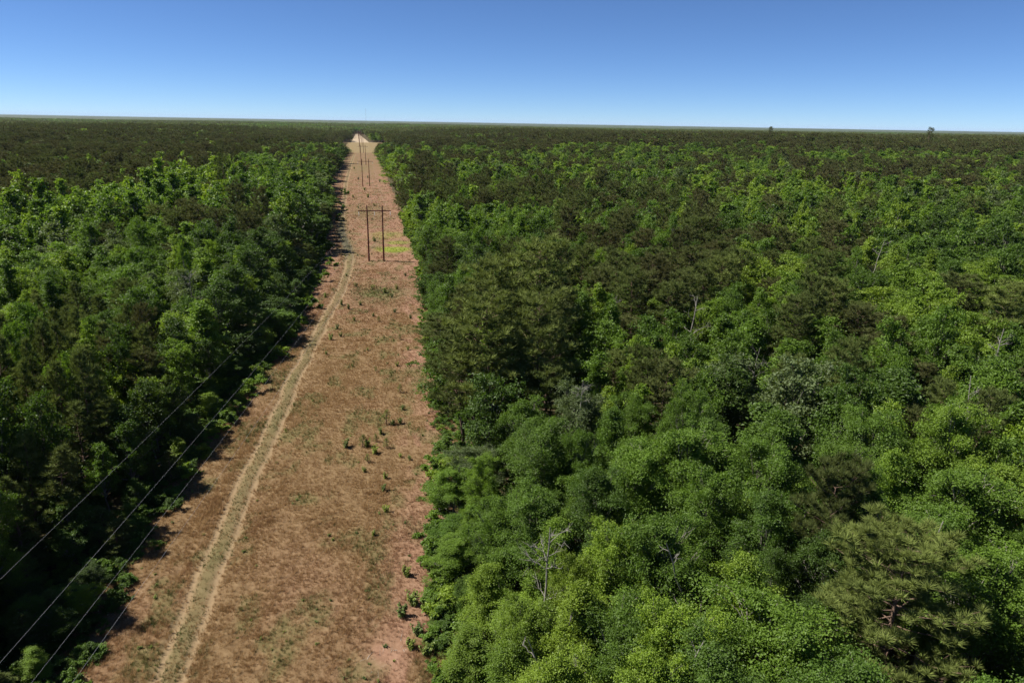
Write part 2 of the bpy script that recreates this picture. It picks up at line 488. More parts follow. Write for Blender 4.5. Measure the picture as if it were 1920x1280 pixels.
def needle_tris(r, T, ax, rad, nn, length, width):
    """T tuft centres (n,3), ax tuft axis"""
    n = len(T); ti = np.repeat(np.arange(n), nn)
    d = unit(rand_dirs(r, n*nn, -0.35) + ax[ti]*0.55)
    L = length*r.uniform(0.7, 1.2, (n*nn, 1))*rad[ti][:, None]
    s = unit(np.cross(d, r.normal(size=(n*nn, 3))))*width*0.5*rad[ti][:, None]
    b = T[ti] + d*L*0.08
    V = np.stack([b-s, b+s, b+d*L+s*0.3], 1)
    return V.reshape(-1, 3), np.arange(3*n*nn).reshape(-1, 3), ti

def make_pine(seed, H, R, nb, tufts, nn, length, width, young=False, base=0.34, detail=2):
    r = np.random.default_rng(seed)
    zb = base*H
    tr = 0.013*H+0.05
    top = np.array([r.normal()*0.25, r.normal()*0.25, H*0.975])
    tp = curve_pts(r, (0, 0, -0.4), top, 9, 0.015)
    paths = [(tp, np.linspace(tr, 0.03, 9))]
    T = []; A = []; TV = []; RD = []
    for k in range(nb):
        t = (k+0.5)/nb
        t = t**(0.85 if young else 0.8)
        z = zb+(H*0.97-zb)*t
        if young: prof = (1-t**1.5)**0.8*0.88+0.10
        else: prof = math.sqrt(max(0.0, 1-((t-0.30)/0.74)**2))*0.9+0.08
        L = R*prof*r.uniform(0.62, 1.12)
        if not young and r.random() < 0.10: L *= 0.45
        a = k*2.399963+r.uniform(-.5, .5)
        f = (z+0.4)/(top[2]+0.4)
        st = np.array([np.interp(f, np.linspace(0, 1, 9), tp[:, q]) for q in range(3)])
        rise = (0.15+0.55*t)*L
        en = st+np.array([math.cos(a)*L, math.sin(a)*L, rise*r.uniform(0.6, 1.2)])
        bp = curve_pts(r, st, en, 6, 0.05, -0.10 if not young else -0.05)
        if detail >= 1: paths.append((bp[:: 1 if detail > 1 else 2], np.linspace(tr*0.28*(1-0.7*t), 0.012, len(bp[:: 1 if detail > 1 else 2]))))
        bv = r.uniform(0, 1)
        nt_ = max(2, int(tufts*(0.35+0.75*L/R)))
        fr = r.uniform(0.28, 1.0, nt_)**0.8; fr[0] = 1.0
        pts = np.stack([np.interp(fr, np.linspace(0, 1, 6), bp[:, q]) for q in range(3)], -1)
        sd = np.array([-math.sin(a), math.cos(a), 0.0])
        lat = r.normal(size=(nt_, 1))*0.30*L*(1.15-fr[:, None]*0.75)
        lat[0] = 0
        pts = pts + sd*lat + np.array([0, 0, 1.0])*(np.abs(lat)*0.18 + r.uniform(0.0, 0.32, (nt_, 1)))
        T.append(pts); A.append(np.repeat(np.array([[math.cos(a)*0.4, math.sin(a)*0.4, 0.85]]), nt_, 0)+r.normal(size=(nt_, 3))*0.2)
        TV.append(np.clip(bv*0.5+r.uniform(0, 0.5, nt_), 0, 1)); RD.append(r.uniform(0.8, 1.25, nt_))
        if detail >= 2:
            for q in range(0, nt_, 2):
                paths.append((np.array([pts[q]*0.4+bp[3]*0.6, pts[q]]), np.array([0.018, 0.008])))
    T.append(np.array([[top[0], top[1], H*0.985]])); A.append(np.array([[0, 0, 1.0]])); TV.append(np.array([0.8])); RD.append(np.array([1.0]))
    T = np.concatenate(T); A = unit(np.concatenate(A)); TV = np.concatenate(TV); RD = np.concatenate(RD)
    V, F, ti = needle_tris(r, T, A, RD, nn, length, width)
    fv = np.clip(TV[ti]*0.7+r.uniform(0, 0.3, len(ti)), 0, 1)
    crown = np_mesh('crown', V, F, 3, [M_needle], face_attr={'v': fv})
    Vt, Ft = tube(paths, 6 if detail >= 2 else 4)
    trunk = np_mesh('trunk', Vt, Ft, 4, [M_pbark], smooth=True)
    return trunk, crown

# shape table: index -> (family, H0, R0)
SH = [('b', 14, 4.0, 'round', 0.26), ('b', 14, 4.0, 'round', 0.30), ('b', 14, 3.6, 'cone', 0.20), ('b', 14, 4.2, 'spread', 0.30), ('b', 13.5, 3.9, 'round', 0.22),
      ('p', 17, 4.5, False, 0.36), ('p', 17, 4.0, False, 0.30), ('y', 12, 2.5, True, 0.10), ('y', 12, 2.3, True, 0.14)]
LODP_B = [(46, 11, 112, 0.155, 2), (44, 9, 25, 0.31, 1), (34, 6, 12, 0.54, 1), (18, 4, 7, 0.95, 0)]
LODP_P = [(64, 19, 60, 0.50, 0.042, 2), (54, 13, 26, 0.62, 0.085, 1), (44, 9, 14, 0.80, 0.17, 1), (28, 5, 8, 1.1, 0.36, 0)]
LODP_Y = [(64, 12, 50, 0.40, 0.038, 2), (56, 8, 20, 0.50, 0.08, 1), (40, 5, 11, 0.70, 0.16, 1), (24, 3, 8, 0.9, 0.32, 0)]
PROTO = {}
for lod in range(4):
    for s, (fam, H0, R0, shp, bs) in enumerate(SH):
        if fam == 'b':
            a = LODP_B[lod]
            PROTO[(lod, s)] = make_broadleaf(100+s, H0, R0, a[0]+(s % 3), a[1], a[2], a[3], shp, bs, a[4], droop=0.6 if shp == 'spread' else 0.72)
        else:
            a = (LODP_P if fam == 'p' else LODP_Y)[lod]
            PROTO[(lod, s)] = make_pine(200+s, H0, R0, a[0], a[1], a[2], a[3], a[4], fam == 'y', bs, a[5])

# ------------------------------------------------------------------ where the trees stand: x y kind height crown-radius
# kinds: B bright green, M mid green, D dark green, G grey green broadleaf; P pine, Y young pine
STAND = """31.9 32 P 16 4.6;32.7 40.2 P 17 3;23.5 32.4 M 13 4.6;24 36.5 B 13 3.2;17.3 33.1 B 13 3;20 40.6 M 14 3.6;28.9 42 D 14 3.4;26.5 52.2 M 15 4.4;
36.6 54 M 15 4.6;45.9 64.8 G 16 4.6;57.1 62.3 D 15 5.2;43.3 47.1 B 14 3;46.5 43.1 M 14 4.6;53 44.9 B 13 4;69.8 63 M 15 4.6;39.2 32.2 M 14 4.2;
40.5 37.8 M 13 3.4;32 69 P 15 3.6;39.7 69.6 D 15 4.2;55.6 69 P 16 3.2;13.2 72.2 D 14 4;15.8 59.6 M 13 3.4;21 66 G 14 3.8;29 68.1 B 13 2.4;
32.3 72.7 P 15 3.2;12.7 50.1 M 12 3.2;10.4 51.5 M 10 2.6;22.2 52.3 M 14 3.6;13.4 46.7 B 11 3;6.7 54.4 B 5 2.2;8.2 46.9 B 7 2.6;12.2 36.4 B 12 3.2;
6.3 42 B 5.5 2.6;10.1 32.3 B 11 3;14.8 34.1 M 12 3;17.7 42 B 12.5 3;18.1 50 D 13 3;10 39.7 B 9 2.8;8.5 37.7 B 7 2.8;24.8 26.8 M 13 4;
18.1 28.9 M 13 3.6;14.1 29.5 B 12 3;31.5 38 D 13 3;46.2 53 M 15 3.6;46.2 58.5 D 15 3.6;23.6 61.5 M 13 3.2;26.3 45.8 M 14 3.4;25.2 100 P 23 6.4;
18.6 98.6 P 20.5 5.4;29.8 104.3 P 17 4;13.9 78.7 P 20 5.8;19.4 78.7 P 20 5.4;12.2 89.1 P 14 3.6;23.4 144.9 D 16 4;18 154.3 P 15 3.6;16.3 129 M 13 3.4;
14.8 133.5 M 10 3;11.6 82.3 P 15 4;16.8 78.2 P 16 4.4;86 637.6 B 17 6;88.8 521 P 20 5;36.8 296 P 18 4.5;44.3 296.1 P 18 4.5;51.9 261.1 P 18 4.5;
81.7 339.1 P 18 4.5;84.8 302.6 P 18 4.5;102 318.8 P 18 4.5;103.7 287.2 P 17 4.5;67 252.8 P 17 4;76 242.6 P 17 4;99.9 265.3 M 19 5;60.8 219 M 17 4.5;
45.3 209.9 B 16 4.5;40.5 261.2 B 18 4.5;55.3 190.6 P 17 4.2;53.1 160 P 17 4.2;66.4 178.3 P 17 4.2;62.7 150.7 P 17 4.2;41.8 131.9 P 17 4.2;
46.2 125.6 P 17 4.2;51.2 119.6 P 17 4.2;39.9 116.2 P 16 4;43 106.6 P 17 4;93.9 206.5 P 18 4.5;88.3 180.1 P 18 4.5;71.4 149.9 P 17 4.2;41 150.8 M 16 4;
61.2 175.5 M 17 4.4;63.7 140.4 B 15 3;64.2 129.5 P 17 4.4;75.1 141.8 P 17 4.2;70.9 122.8 P 17 4.4;57.4 109.1 P 17 4.2;50.1 105.7 P 17 4;
35.7 107.5 M 14 3.6;44 113.1 B 14 3.6;47 101.1 P 16 3.6;54.4 101.2 B 14 3.4;61 106.4 M 15 3.6;31.1 96.7 M 13 3.4;33.6 89.8 M 14 3.6;
39.9 91.7 M 14 3.4;35.7 85.1 B 13 3;159 293.6 P 19 6;166.3 284.7 B 19 5.4;158.8 248.3 B 17 4.6;184.9 277.7 B 18 4;257.6 348.7 P 19 6.5;
224.5 286.3 M 18 5;257 295.6 B 19 6.5;235.3 247.4 M 19 5.6;347 388.5 D 19 6;291.4 296.3 P 19 6;110.5 183.1 D 17 6;119.4 206.8 D 17 5;
154.2 229.7 M 18 5;139.8 191.9 P 19 5.6;112.5 154 P 18 4.6;159 194.3 B 17 4.4;144.8 185.7 D 17 4.6;172.2 203.9 D 17 5;215.7 259.2 M 18 5;
163.1 159.9 D 17 6;254.6 248.8 G 18 6;122 178.7 B 17 3.4;85.5 166 P 18 4.6;82.2 148 P 17 4.6;63.8 117.1 P 17 4.6;74.7 121 B 16 4.4;
84.3 123.8 B 16 4.4;90.1 145.8 M 16 4.2;82.9 113.1 P 18 4.4;72.4 96 P 17 4;115.8 143.2 B 16 4.4;128.1 145.2 M 16 4.6;135.2 144.5 D 16 5;
92.2 115.1 M 15 4;103.8 113.7 B 15 4.6;86.9 104.5 B 14 4.4;88.7 100.2 B 14 4;98.6 101.4 B 15 4.6;126.3 122 B 15 4.6;98.9 89.8 P 17 4.6;
61.2 89.8 P 16 3.8;71.2 82.9 P 15 3.6;50.7 91.6 M 14 3.8;54.6 88.1 M 14 4;64.8 88.1 M 14 3.6;82.4 85.5 M 14 4.4;91.5 87.2 B 14 4;73 71.5 M 14 4;
53.2 79.2 M 14 4;-193.2 465.6 B 19 7;-96.2 227.7 B 20 6;-85.8 216.8 M 18 5.6;-151.2 407.2 P 19 6;-121.9 354 P 18 6;-109 294 P 18 5.6;
-137.2 342.5 P 18 6;-80.9 232.4 B 20 5.6;-74.1 200 B 18 5.4;-101.3 312.9 P 18 5.5;-111.4 382.7 P 18 5.5;-73.8 277 B 23 7;-68.6 307 B 24 7.5;
-60.6 337.8 B 24 7;-72.1 233.2 M 21 6;-63.3 222.1 M 20 6;-59 236.2 B 22 6.5;-49.1 220.1 P 17 4.6;-42.5 206.7 P 17 4.6;-33.1 206.1 P 17 4.6;
-29.2 197.7 P 16 4.4;-36.1 301.6 M 21 6;-25.6 269 D 20 6;-25.9 304.7 B 20 6;-22.8 225 B 19 5.6;-15.8 231.2 D 20 5.6;-12.2 295.3 M 18 5;
-39 651.1 M 18 7;-41.5 272.7 M 21 6;-44.9 241 M 20 6;-52.1 272.4 B 21 6;-35.4 177.5 D 16 4.4;-37.9 161.7 M 16 4.4;-28.7 166.1 D 16 4.4;
-44.7 154.3 M 15 4.2;-24.5 152.1 B 15 2.6;-19.2 150.1 D 16 4.8;-20.1 205.3 D 17 4.8;-11.9 196.5 G 16 4.4;-14.4 173 D 16 4.6;-56.5 177.8 G 15 4;
-51.1 195.1 M 16 4.4;-63 186.2 M 16 4.4;-53.7 161.1 M 14 4;-57.8 157.2 B 14 3.6;-65.5 158 M 14 4;-70.3 158.6 B 14 4;-35.2 124.1 D 13 3.4;
-37.2 123.2 M 13 3.4;-42.6 136.9 M 14 3.6;-32.1 135.1 G 14 3.6;-24.7 134.2 M 14 4;-18 124.3 D 14 4;-13.9 132.7 D 15 4;-23.9 113.8 B 13 4.2;
-27.8 108.6 B 12.5 3;-42.6 124.4 Y 12 2.6;-43.9 109.8 Y 12 2.4;-53.1 118.6 B 12 3;-40.9 110.9 Y 12 2.4;-45.3 105.9 Y 12 2.4;-35.7 110.1 Y 12 2.4;
-44.9 98.4 Y 12 2.4;-39.5 95.3 Y 12 2.4;-36.4 97.1 Y 12 2.4;-39.3 87.2 Y 12 2.4;-34.4 84.6 Y 12 2.4;-31.6 85.9 Y 12 2.4;-36.1 76.8 Y 12 2.5;
-32.4 74.7 Y 12 2.5;-29.8 75.5 Y 11.5 2.4;-28.1 77.9 Y 11 2.4;-31.7 67 Y 12 2.4;-28.5 66.3 Y 11 2.4;-29 91.9 B 11.5 2.6;-26 87.8 B 10 2.4;
-23.6 91.7 P 12 2.8;-22.6 100.6 B 11 2.4;-19.4 91.7 D 10 2.4;-33 73 B 9 2;-27.4 73.6 M 8 2;-25.3 76.4 D 9 2.2;-22.4 77.9 D 10 2.6;
-18.4 103.9 D 13 3.4;-21.4 86.1 D 10 2.6;-30.6 62.4 Y 10 2.4;-28 65.5 D 7 2;-25.4 512.1 P 18 5.5;-15.2 714.3 D 19 6;25 728.8 M 19 6;21.5 448.9 B 18 6;
22.7 330.4 B 17 5;20.3 245.5 M 16 4.6;21.9 209.3 M 15 4.4;17 191.1 M 13 3.6"""
trees = []   # x, y, kind, H, R
for e in STAND.replace('\n', '').split(';'):
    a = e.split()
    tx_, ty_, th_ = float(a[0]), float(a[1]), float(a[3])
    if tx_ < 0 and ty_ < 400:      # keep the track-side wood far enough back to leave the ruts in the sun
        tx_ = min(tx_, float(edge_l(ty_))-(th_-3.0)*(0.74 if ty_ < 225 else 0.40))
    trees.append((tx_, ty_, a[2], th_, float(a[4])))
n_hand = len(trees)
HX = np.array([t[0] for t in trees]); HY = np.array([t[1] for t in trees]); HK = [t[2] for t in trees]
HZ = np.array([t[3] for t in trees]); HR = np.array([t[4] for t in trees])
HD = np.hypot(HX, HY)

def far_kind(x, y, d, u, n, n2):
    right = x > 0
    if right:
        if d < 720: w = dict(B=.34, M=.34, D=.12, G=.08, P=.12 + (1.2 if n > 0.66 else 0))
        elif d < 1350: w = dict(B=.06, M=.10, D=.08, G=.02, P=.74) if n2 < 0.62 else dict(B=.3, M=.3, D=.1, G=.1, P=.3)
        else: w = dict(B=.2, M=.3, D=.2, G=.05, P=.5) if n2 > 0.5 else dict(B=.05, M=.1, D=.1, G=.0, P=.8)
    else:
        near_c = x > -75
        if near_c and d < 800: w = dict(B=.28, M=.36, D=.22, G=.06, P=.15)
        else: w = dict(B=.03, M=.05, D=.06, G=.01, P=.85) if n < 0.66 else dict(B=.25, M=.3, D=.1, G=.05, P=.3)
    s = sum(w.values())*u
    for k, v in w.items():
        s -= v
        if s <= 0: return k
    return 'P'

cell = 6.0
gridh = {}
def put(i, x, y):
    gridh.setdefault((int(x//cell), int(y//cell)), []).append(i)
for i_, t in enumerate(trees): put(i_, t[0], t[1])
def clear_of(x, y, R, fac):
    cx, cy_ = int(x//cell), int(y//cell)
    for a in range(cx-2, cx+3):
        for b in range(cy_-2, cy_+3):
            for k in gridh.get((a, b), ()):
                t = trees[k]
                if (t[0]-x)**2+(t[1]-y)**2 < ((t[4]+R)*fac)**2: return False
    return True
A0, A1 = R_(-36), R_(60)
NEAR = 340.0
rnd = random.Random(11)
def in_zone(x, y):
    d = math.hypot(x, y)
    if d < 95: return y > -12
    a = math.atan2(x, y)
    return A0 < a < A1
cand = []
for fac, npts in ((0.70, 16000), (0.54, 16000)):
    for _ in range(npts):
        a = rnd.uniform(A0-0.3, A1+0.3); d = math.sqrt(rnd.random())*NEAR
        x = d*math.sin(a); y = d*math.cos(a)
        if not in_zone(x, y): continue
        if float(edge_l(y))-1.3 < x < float(edge_r(y))+1.5: continue
        q = np.argsort((HX-x)**2+(HY-y)**2)[:3]
        side = [k for k in q if (HX[k] < -5) == (x < -5)]
        k = rnd.choice(list(side) or list(q))
        kind = HK[k]
        if rnd.random() < (0.36 if x > 20 and kind == 'P' else 0.18): kind = rnd.choice('MMMDBBP')
        H = float(np.mean(HZ[q]))*(rnd.uniform(0.66, 1.0) if rnd.random() < 0.88 else rnd.uniform(1.0, 1.18))
        Rr = min(float(HR[k]), 6.0)*rnd.uniform(0.68, 1.08)
        # the ground below the near wires carries only low growth
        if x < 0 and y < 105: H = rnd.uniform(12.5, 17) if x < -31.5 else min(H, rnd.uniform(2.5, 4.5))
        if x < 0 and y < 105 and x >= -31.5: Rr = min(Rr, 1.5)
        if 0 < x < float(edge_r(y))+5: H *= rnd.uniform(0.5, 0.85); Rr *= 0.8
        if x < 0:
            gp = float(edge_l(y))-x
            H = min(H, (6.0+gp*1.2) if y > 225 else (2.2+gp*1.15))
            if H < 6: Rr = min(Rr, H*0.42)
        if x > 0 and math.hypot(x, y) < 32: H = min(H, 12.5)
        if clear_of(x, y, Rr, fac):
            trees.append((x, y, kind, H, Rr)); put(len(trees)-1, x, y)
# tall stand on the track side whose shade falls across the low growth under the wires
for _ in range(900):
    x = rnd.uniform(-46, -29.5); y = rnd.uniform(22, 108)
    if clear_of(x, y, 2.4, 0.5):
        trees.append((x, y, rnd.choice('YYPMD'), rnd.uniform(13, 17), rnd.uniform(2.2, 3.0))); put(len(trees)-1, x, y)
n_near = len(trees)
# beyond: jittered grid, spacing grows with distance
def ring(d0, d1, sp):
    xs = np.arange(-d1, d1, sp); yy = np.arange(-50, d1, sp)
    X, Y = np.meshgrid(xs, yy); X = X.ravel()+rng.uniform(-.46, .46, X.size)*sp; Y = Y.ravel()+rng.uniform(-.46, .46, Y.size)*sp
    D = np.hypot(X, Y); A = np.arctan2(X, Y)
    el, er = edge_l(Y)-3.5, edge_r(Y)+5.0
    inside = (X > el) & (X < er) & (Y < 2300)
    ok = (D >= d0) & (D < d1) & (A > A0) & (A < A1) & ~inside
    return X[ok], Y[ok]
for d0, d1, sp in ((NEAR, 700, 7.4), (700, 1500, 8.4)):
    X, Y = ring(d0, d1, sp)
    D = np.hypot(X, Y); U = rng.random(len(X)); U2 = rng.random(len(X))
    N1 = fbm(X/70.0, Y/70.0, 71); N2 = fbm(X/160.0+9, Y/160.0, 73)
    for x, y, d, u, u2, n1, n2 in zip(X.tolist(), Y.tolist(), D.tolist(), U.tolist(), U2.tolist(), N1.tolist(), N2.tolist()):
        k = far_kind(x, y, d, u, n1, n2)
        if k == 'P': H = 12.5+9*u2; Rr = 3.8+2.4*rnd.random()
        else: H = 12+8*u2; Rr = 3.8+3.2*rnd.random()
        if x < 0 and float(edge_l(y))-x < 7: H *= 0.7
        if 760 < y < 1000 and -45 < x < 70: H *= 0.55
        if d > 600: Rr *= 1.2
        trees.append((x, y, k, H, Rr))

def tree_tone(kind, u):
    return {'B': 0.78+0.24*u, 'M': 0.42+0.22*u, 'D': 0.20+0.14*u, 'G': -0.02+0.05*u, 'P': 0.15+0.55*u, 'Y': 0.45+0.4*u}[kind]

def project(x, y, z):
    d = Vector((x, y, z-CAM_H))
    f = d.dot(fwd)
    if f < 1: return None
    return (0.5+0.6927*d.dot(rt2)/f, 0.5-0.6927*1.5*d.dot(up2)/f, f)

# which of them the photograph shows: front-to-back coverage in a coarse frame
W_, H_ = 768, 512
cover = np.zeros((H_, W_), bool)
order = sorted(range(len(trees)), key=lambda k: trees[k][0]**2+trees[k][1]**2)
vis = {}
yy_, xx_ = np.mgrid[0:H_, 0:W_]
for k in order:
    x, y, kd, H, Rr = trees[k]
    if x*x+y*y > 620**2: break
    z0 = float(terrain(x, y)) if x*x+y*y > 240**2 else 0.0
    p = project(x, y, z0+H*0.68)
    if p is None: continue
    cx, cy_, f = p[0]*W_, p[1]*H_, p[2]
    rx = Rr*0.6927*W_/f; ry = math.hypot(H*0.33*0.95, Rr*0.4)*0.6927*W_/f
    if cx+rx < 0 or cx-rx > W_ or cy_-ry > H_: continue
    xa, xb = max(0, int(cx-rx)), min(W_, int(cx+rx)+2); ya, yb = max(0, int(cy_-ry)), min(H_, int(cy_+ry)+2)
    if xa >= xb or ya >= yb: continue
    mk = ((xx_[ya:yb, xa:xb]-cx)/rx)**2+((yy_[ya:yb, xa:xb]-cy_)/ry)**2 < 1
    new = mk & ~cover[ya:yb, xa:xb]
    vis[k] = int(new.sum())
    cover[ya:yb, xa:xb] |= mk
pick = set()
for fam in ('BMDG', 'PY'):
    ks = sorted((k for k in vis if trees[k][2] in fam and vis[k] > 12), key=lambda k: -vis[k])[:296]
    pick.update(ks)

def shape_for(kind, u):
    if kind == 'P': return 5 if u < 0.6 else 6
    if kind == 'Y': return 7 if u < 0.5 else 8
    if kind == 'B': return (2, 0, 4, 2, 1)[int(u*4.999)]
    if kind == 'D': return (0, 1, 3, 4, 3)[int(u*4.999)]
    return (0, 1, 3, 4, 2)[int(u*4.999)]

def lod_for(d3): return 0 if d3 < 78 else 1 if d3 < 200 else 2 if d3 < 950 else 3

TONE = {'B': 'bright yellow-green', 'M': 'mid-green', 'D': 'dark green', 'G': 'grey-green'}
NEXT = {'B': 'a bright green crown', 'M': 'a mid-green crown', 'D': 'a dark green crown', 'G': 'a grey-green crown', 'P': 'an olive pine', 'Y': 'a young pine'}
def neighbour(k):
    x, y = trees[k][:2]; cx, cy_ = int(x//cell), int(y//cell); best = (1e9, None)
    for a in range(cx-2, cx+3):
        for b in range(cy_-2, cy_+3):
            for q in gridh.get((a, b), ()):
                if q == k: continue
                d = (trees[q][0]-x)**2+(trees[q][1]-y)**2
                if vis.get(q, 0) > 12 and d < best[0]: best = (d, trees[q][2])
    return best[1]
def tree_label(k, tone):
    x, y, kind, H, R = trees[k]
    side = 'track side' if x < -4 else 'side without track'
    el, er = float(edge_l(y)), float(edge_r(y))
    gap = (el-x) if x < 0 else (x-er)
    place = 'at the strip edge' if gap < 9 else 'behind the edge trees' if gap < 32 else 'deep in the forest'
    if kind in 'PY':
        hue = 'brownish' if tone < 0.36 else 'olive' if tone < 0.62 else 'yellowish-olive'
        look = hue+' '+('young narrow pine' if kind == 'Y' else 'big round-crowned pine' if R > 4.3 else 'slim pine')
    else:
        size = 'tall' if H > 15.5 else 'low' if H < 8.5 else 'broad' if R > 4.2 else ''
        look = (size+' '+TONE[kind]+' tree').strip()
    nb = neighbour(k)
    return look+' '+place+(' beside '+NEXT[nb] if nb else '')+', '+side

stuff_rows = []
n_ind = 0
for k, (x, y, kind, H, Rr) in enumerate(trees):
    d2 = math.hypot(x, y)
    z0 = float(terrain(x, y)) if d2 > 240 else 0.0
    u = rnd.random(); u2 = rnd.random(); rz = rnd.uniform(0, 6.283)
    s = shape_for(kind, u)
    fam, H0, R0 = SH[s][:3]
    lod = lod_for(math.sqrt(d2*d2+(CAM_H-H*0.7)**2))
    sx = Rr/R0*rnd.uniform(0.92, 1.08); sy = Rr/R0*rnd.uniform(0.92, 1.08); sz = H/H0
    tone = tree_tone(kind, u2)
    if kind == 'P' and d2 > 330: tone *= 0.55
    if kind == 'P' and k < n_hand and Rr >= 4.6 and d2 < 160: tone = 0.85
    lean = (rnd.gauss(0, 0.03), rnd.gauss(0, 0.03))
    if k in pick:
        name = 'pine_tree' if kind in 'PY' else 'broadleaf_tree'
        root = empty(name, (x, y, z0), rz)
        root.rotation_euler = (lean[0], lean[1], rz)
        root.scale = (sx, sy, sz)
        tm, cm = PROTO[(lod, s)]
        t_ = link(bpy.data.objects.new('trunk', tm), root)
        c_ = link(bpy.data.objects.new('crown', cm), root)
        c_['tone'] = tone
        lb = tree_label(k, tone)
        tag(root, lb, 'tree', 'trees alike: '+lb)
        n_ind += 1
    else:
        stuff_rows.append((x, y, z0, lean[0], lean[1], rz, sx, sy, sz, lod*len(SH)+s, tone))

# ------------------------------------------------------------------ scatter: one object, geometry-node instances (only for uncountable stuff)
def proto_collection(name, meshes):
    c = bpy.data.collections.new(name)
    for i, me in enumerate(meshes):
        c.objects.link(bpy.data.objects.new('%s_%03d' % (name, i), me))
    return c

def scatter(name, rows, colls, label):
    a = np.array(rows, dtype=np.float64)
    me = bpy.data.meshes.new(name)
    me.vertices.add(len(a)); me.vertices.foreach_set('co', np.ascontiguousarray(a[:, 0:3], dtype=np.float32).ravel())
    for nm, typ, cols in (('rot', 'FLOAT_VECTOR', slice(3, 6)), ('scl', 'FLOAT_VECTOR', slice(6, 9))):
        at = me.attributes.new(nm, typ, 'POINT'); at.data.foreach_set('vector', np.ascontiguousarray(a[:, cols], dtype=np.float32).ravel())
    at = me.attributes.new('idx', 'INT', 'POINT'); at.data.foreach_set('value', np.ascontiguousarray(a[:, 9], dtype=np.int32))
    at = me.attributes.new('tone', 'FLOAT', 'POINT'); at.data.foreach_set('value', np.ascontiguousarray(a[:, 10], dtype=np.float32))
    o = link(bpy.data.objects.new(name, me))
    ng = bpy.data.node_groups.new(name+'_nodes', 'GeometryNodeTree')
    ng.interface.new_socket('Geometry', in_out='INPUT', socket_type='NodeSocketGeometry')
    ng.interface.new_socket('Geometry', in_out='OUTPUT', socket_type='NodeSocketGeometry')
    gi = ng.nodes.new('NodeGroupInput'); go = ng.nodes.new('NodeGroupOutput')
    def na_(nm, typ):
        n = ng.nodes.new('GeometryNodeInputNamedAttribute'); n.data_type = typ; n.inputs[0].default_value = nm
        return n.outputs[0]
    rot = ng.nodes.new('FunctionNodeEulerToRotation'); ng.links.new(na_('rot', 'FLOAT_VECTOR'), rot.inputs[0])
    jn = ng.nodes.new('GeometryNodeJoinGeometry')
    for c in colls:
        ci = ng.nodes.new('GeometryNodeCollectionInfo')
        ci.inputs[0].default_value = c; ci.inputs[1].default_value = True; ci.inputs[2].default_value = True
        ip = ng.nodes.new('GeometryNodeInstanceOnPoints')
        ng.links.new(gi.outputs[0], ip.inputs['Points']); ng.links.new(ci.outputs[0], ip.inputs['Instance'])
        ip.inputs['Pick Instance'].default_value = True
        ng.links.new(na_('idx', 'INT'), ip.inputs['Instance Index'])
        ng.links.new(rot.outputs[0], ip.inputs['Rotation'])
        ng.links.new(na_('scl', 'FLOAT_VECTOR'), ip.inputs['Scale'])
        ng.links.new(ip.outputs[0], jn.inputs[0])
    ng.links.new(jn.outputs[0], go.inputs[0])
    md = o.modifiers.new('scatter', 'NODES'); md.node_group = ng
    tag(o, label, None, None, 'stuff')
    return o

keys = [(l, s) for l in range(4) for s in range(len(SH))]
col_c = proto_collection('crown_proto', [PROTO[k][1] for k in keys])
col_t = proto_collection('trunk_proto', [PROTO[k][0] for k in keys])
scatter('forest', stuff_rows, [col_c, col_t], 'mixed pine and broadleaf forest stretching away behind the nearer trees')

# groves: distant canopy, patches of a dozen crowns
def make_grove(seed, pine):
    r = np.random.default_rng(seed)
    Vs = []; Fs = []; fv = []; mi = []; off = 0
    for k in range(15):
        ox, oy = (k % 4)*6.6-10+r.uniform(-2.4, 2.4), (k//4)*6.6-10+r.uniform(-2.4, 2.4)
        H = r.uniform(12.5, 18.5); R = r.uniform(3.0, 4.6)
        n = 110
        d = rand_dirs(r, n, -0.2)
        lob = 1+0.25*np.sin(3*np.arctan2(d[:, 1], d[:, 0])+r.uniform(0, 6))
        P = d*np.array([R, R, H*0.30])*lob[:, None]*r.uniform(0.7, 1.05, (n, 1)) + np.array([ox, oy, H*0.70])
        N = unit(d+np.array([0, 0, 0.4])+r.normal(size=(n, 3))*0.4)
        v, f = leaf_quads(r, P, N, 1.7, 0.8)
        Vs.append(v); Fs.append(f+off); off += len(v)
        fv.append(np.clip(0.6*r.random()+0.4*r.random(n), 0, 1)); mi.append(np.full(n, 1 if r.random() < pine else 0))
    return np_mesh('grove', np.concatenate(Vs), np.concatenate(Fs), 4, [M_leaf, M_needle], face_attr={'v': np.concatenate(fv)}, mat_idx=np.concatenate(mi))
col_g = proto_collection('grove_proto', [make_grove(300+k, p) for k, p in enumerate((0.08, 0.2, 0.8, 0.95, 0.97))])
rows = []
for d0, d1, sp in ((1500, 2600, 21.0), (2600, 5200, 27.0)):
    X, Y = ring(d0, d1, sp)
    Z = terrain(X, Y)
    n2 = fbm(X/260.0+9, Y/260.0, 73)
    near = (X > edge_l(Y)-15) & (X < edge_r(Y)+15) & (Y < 2280)
    for x, y, z, n, nr in zip(X.tolist(), Y.tolist(), Z.tolist(), n2.tolist(), near.tolist()):
        if nr: continue
        idx = (rnd.choice((2, 3, 4)) if n < 0.56 else rnd.choice((0, 1, 1, 2)))
        f = sp/24.0
        rows.append((x, y, z, 0, 0, rnd.uniform(0, 6.28), f*1.08, f*1.08, rnd.uniform(0.9, 1.15), idx, rnd.uniform(0.1, 0.75)))
scatter('distant_forest', rows, [col_g], 'far dark woodland canopy running to the horizon')

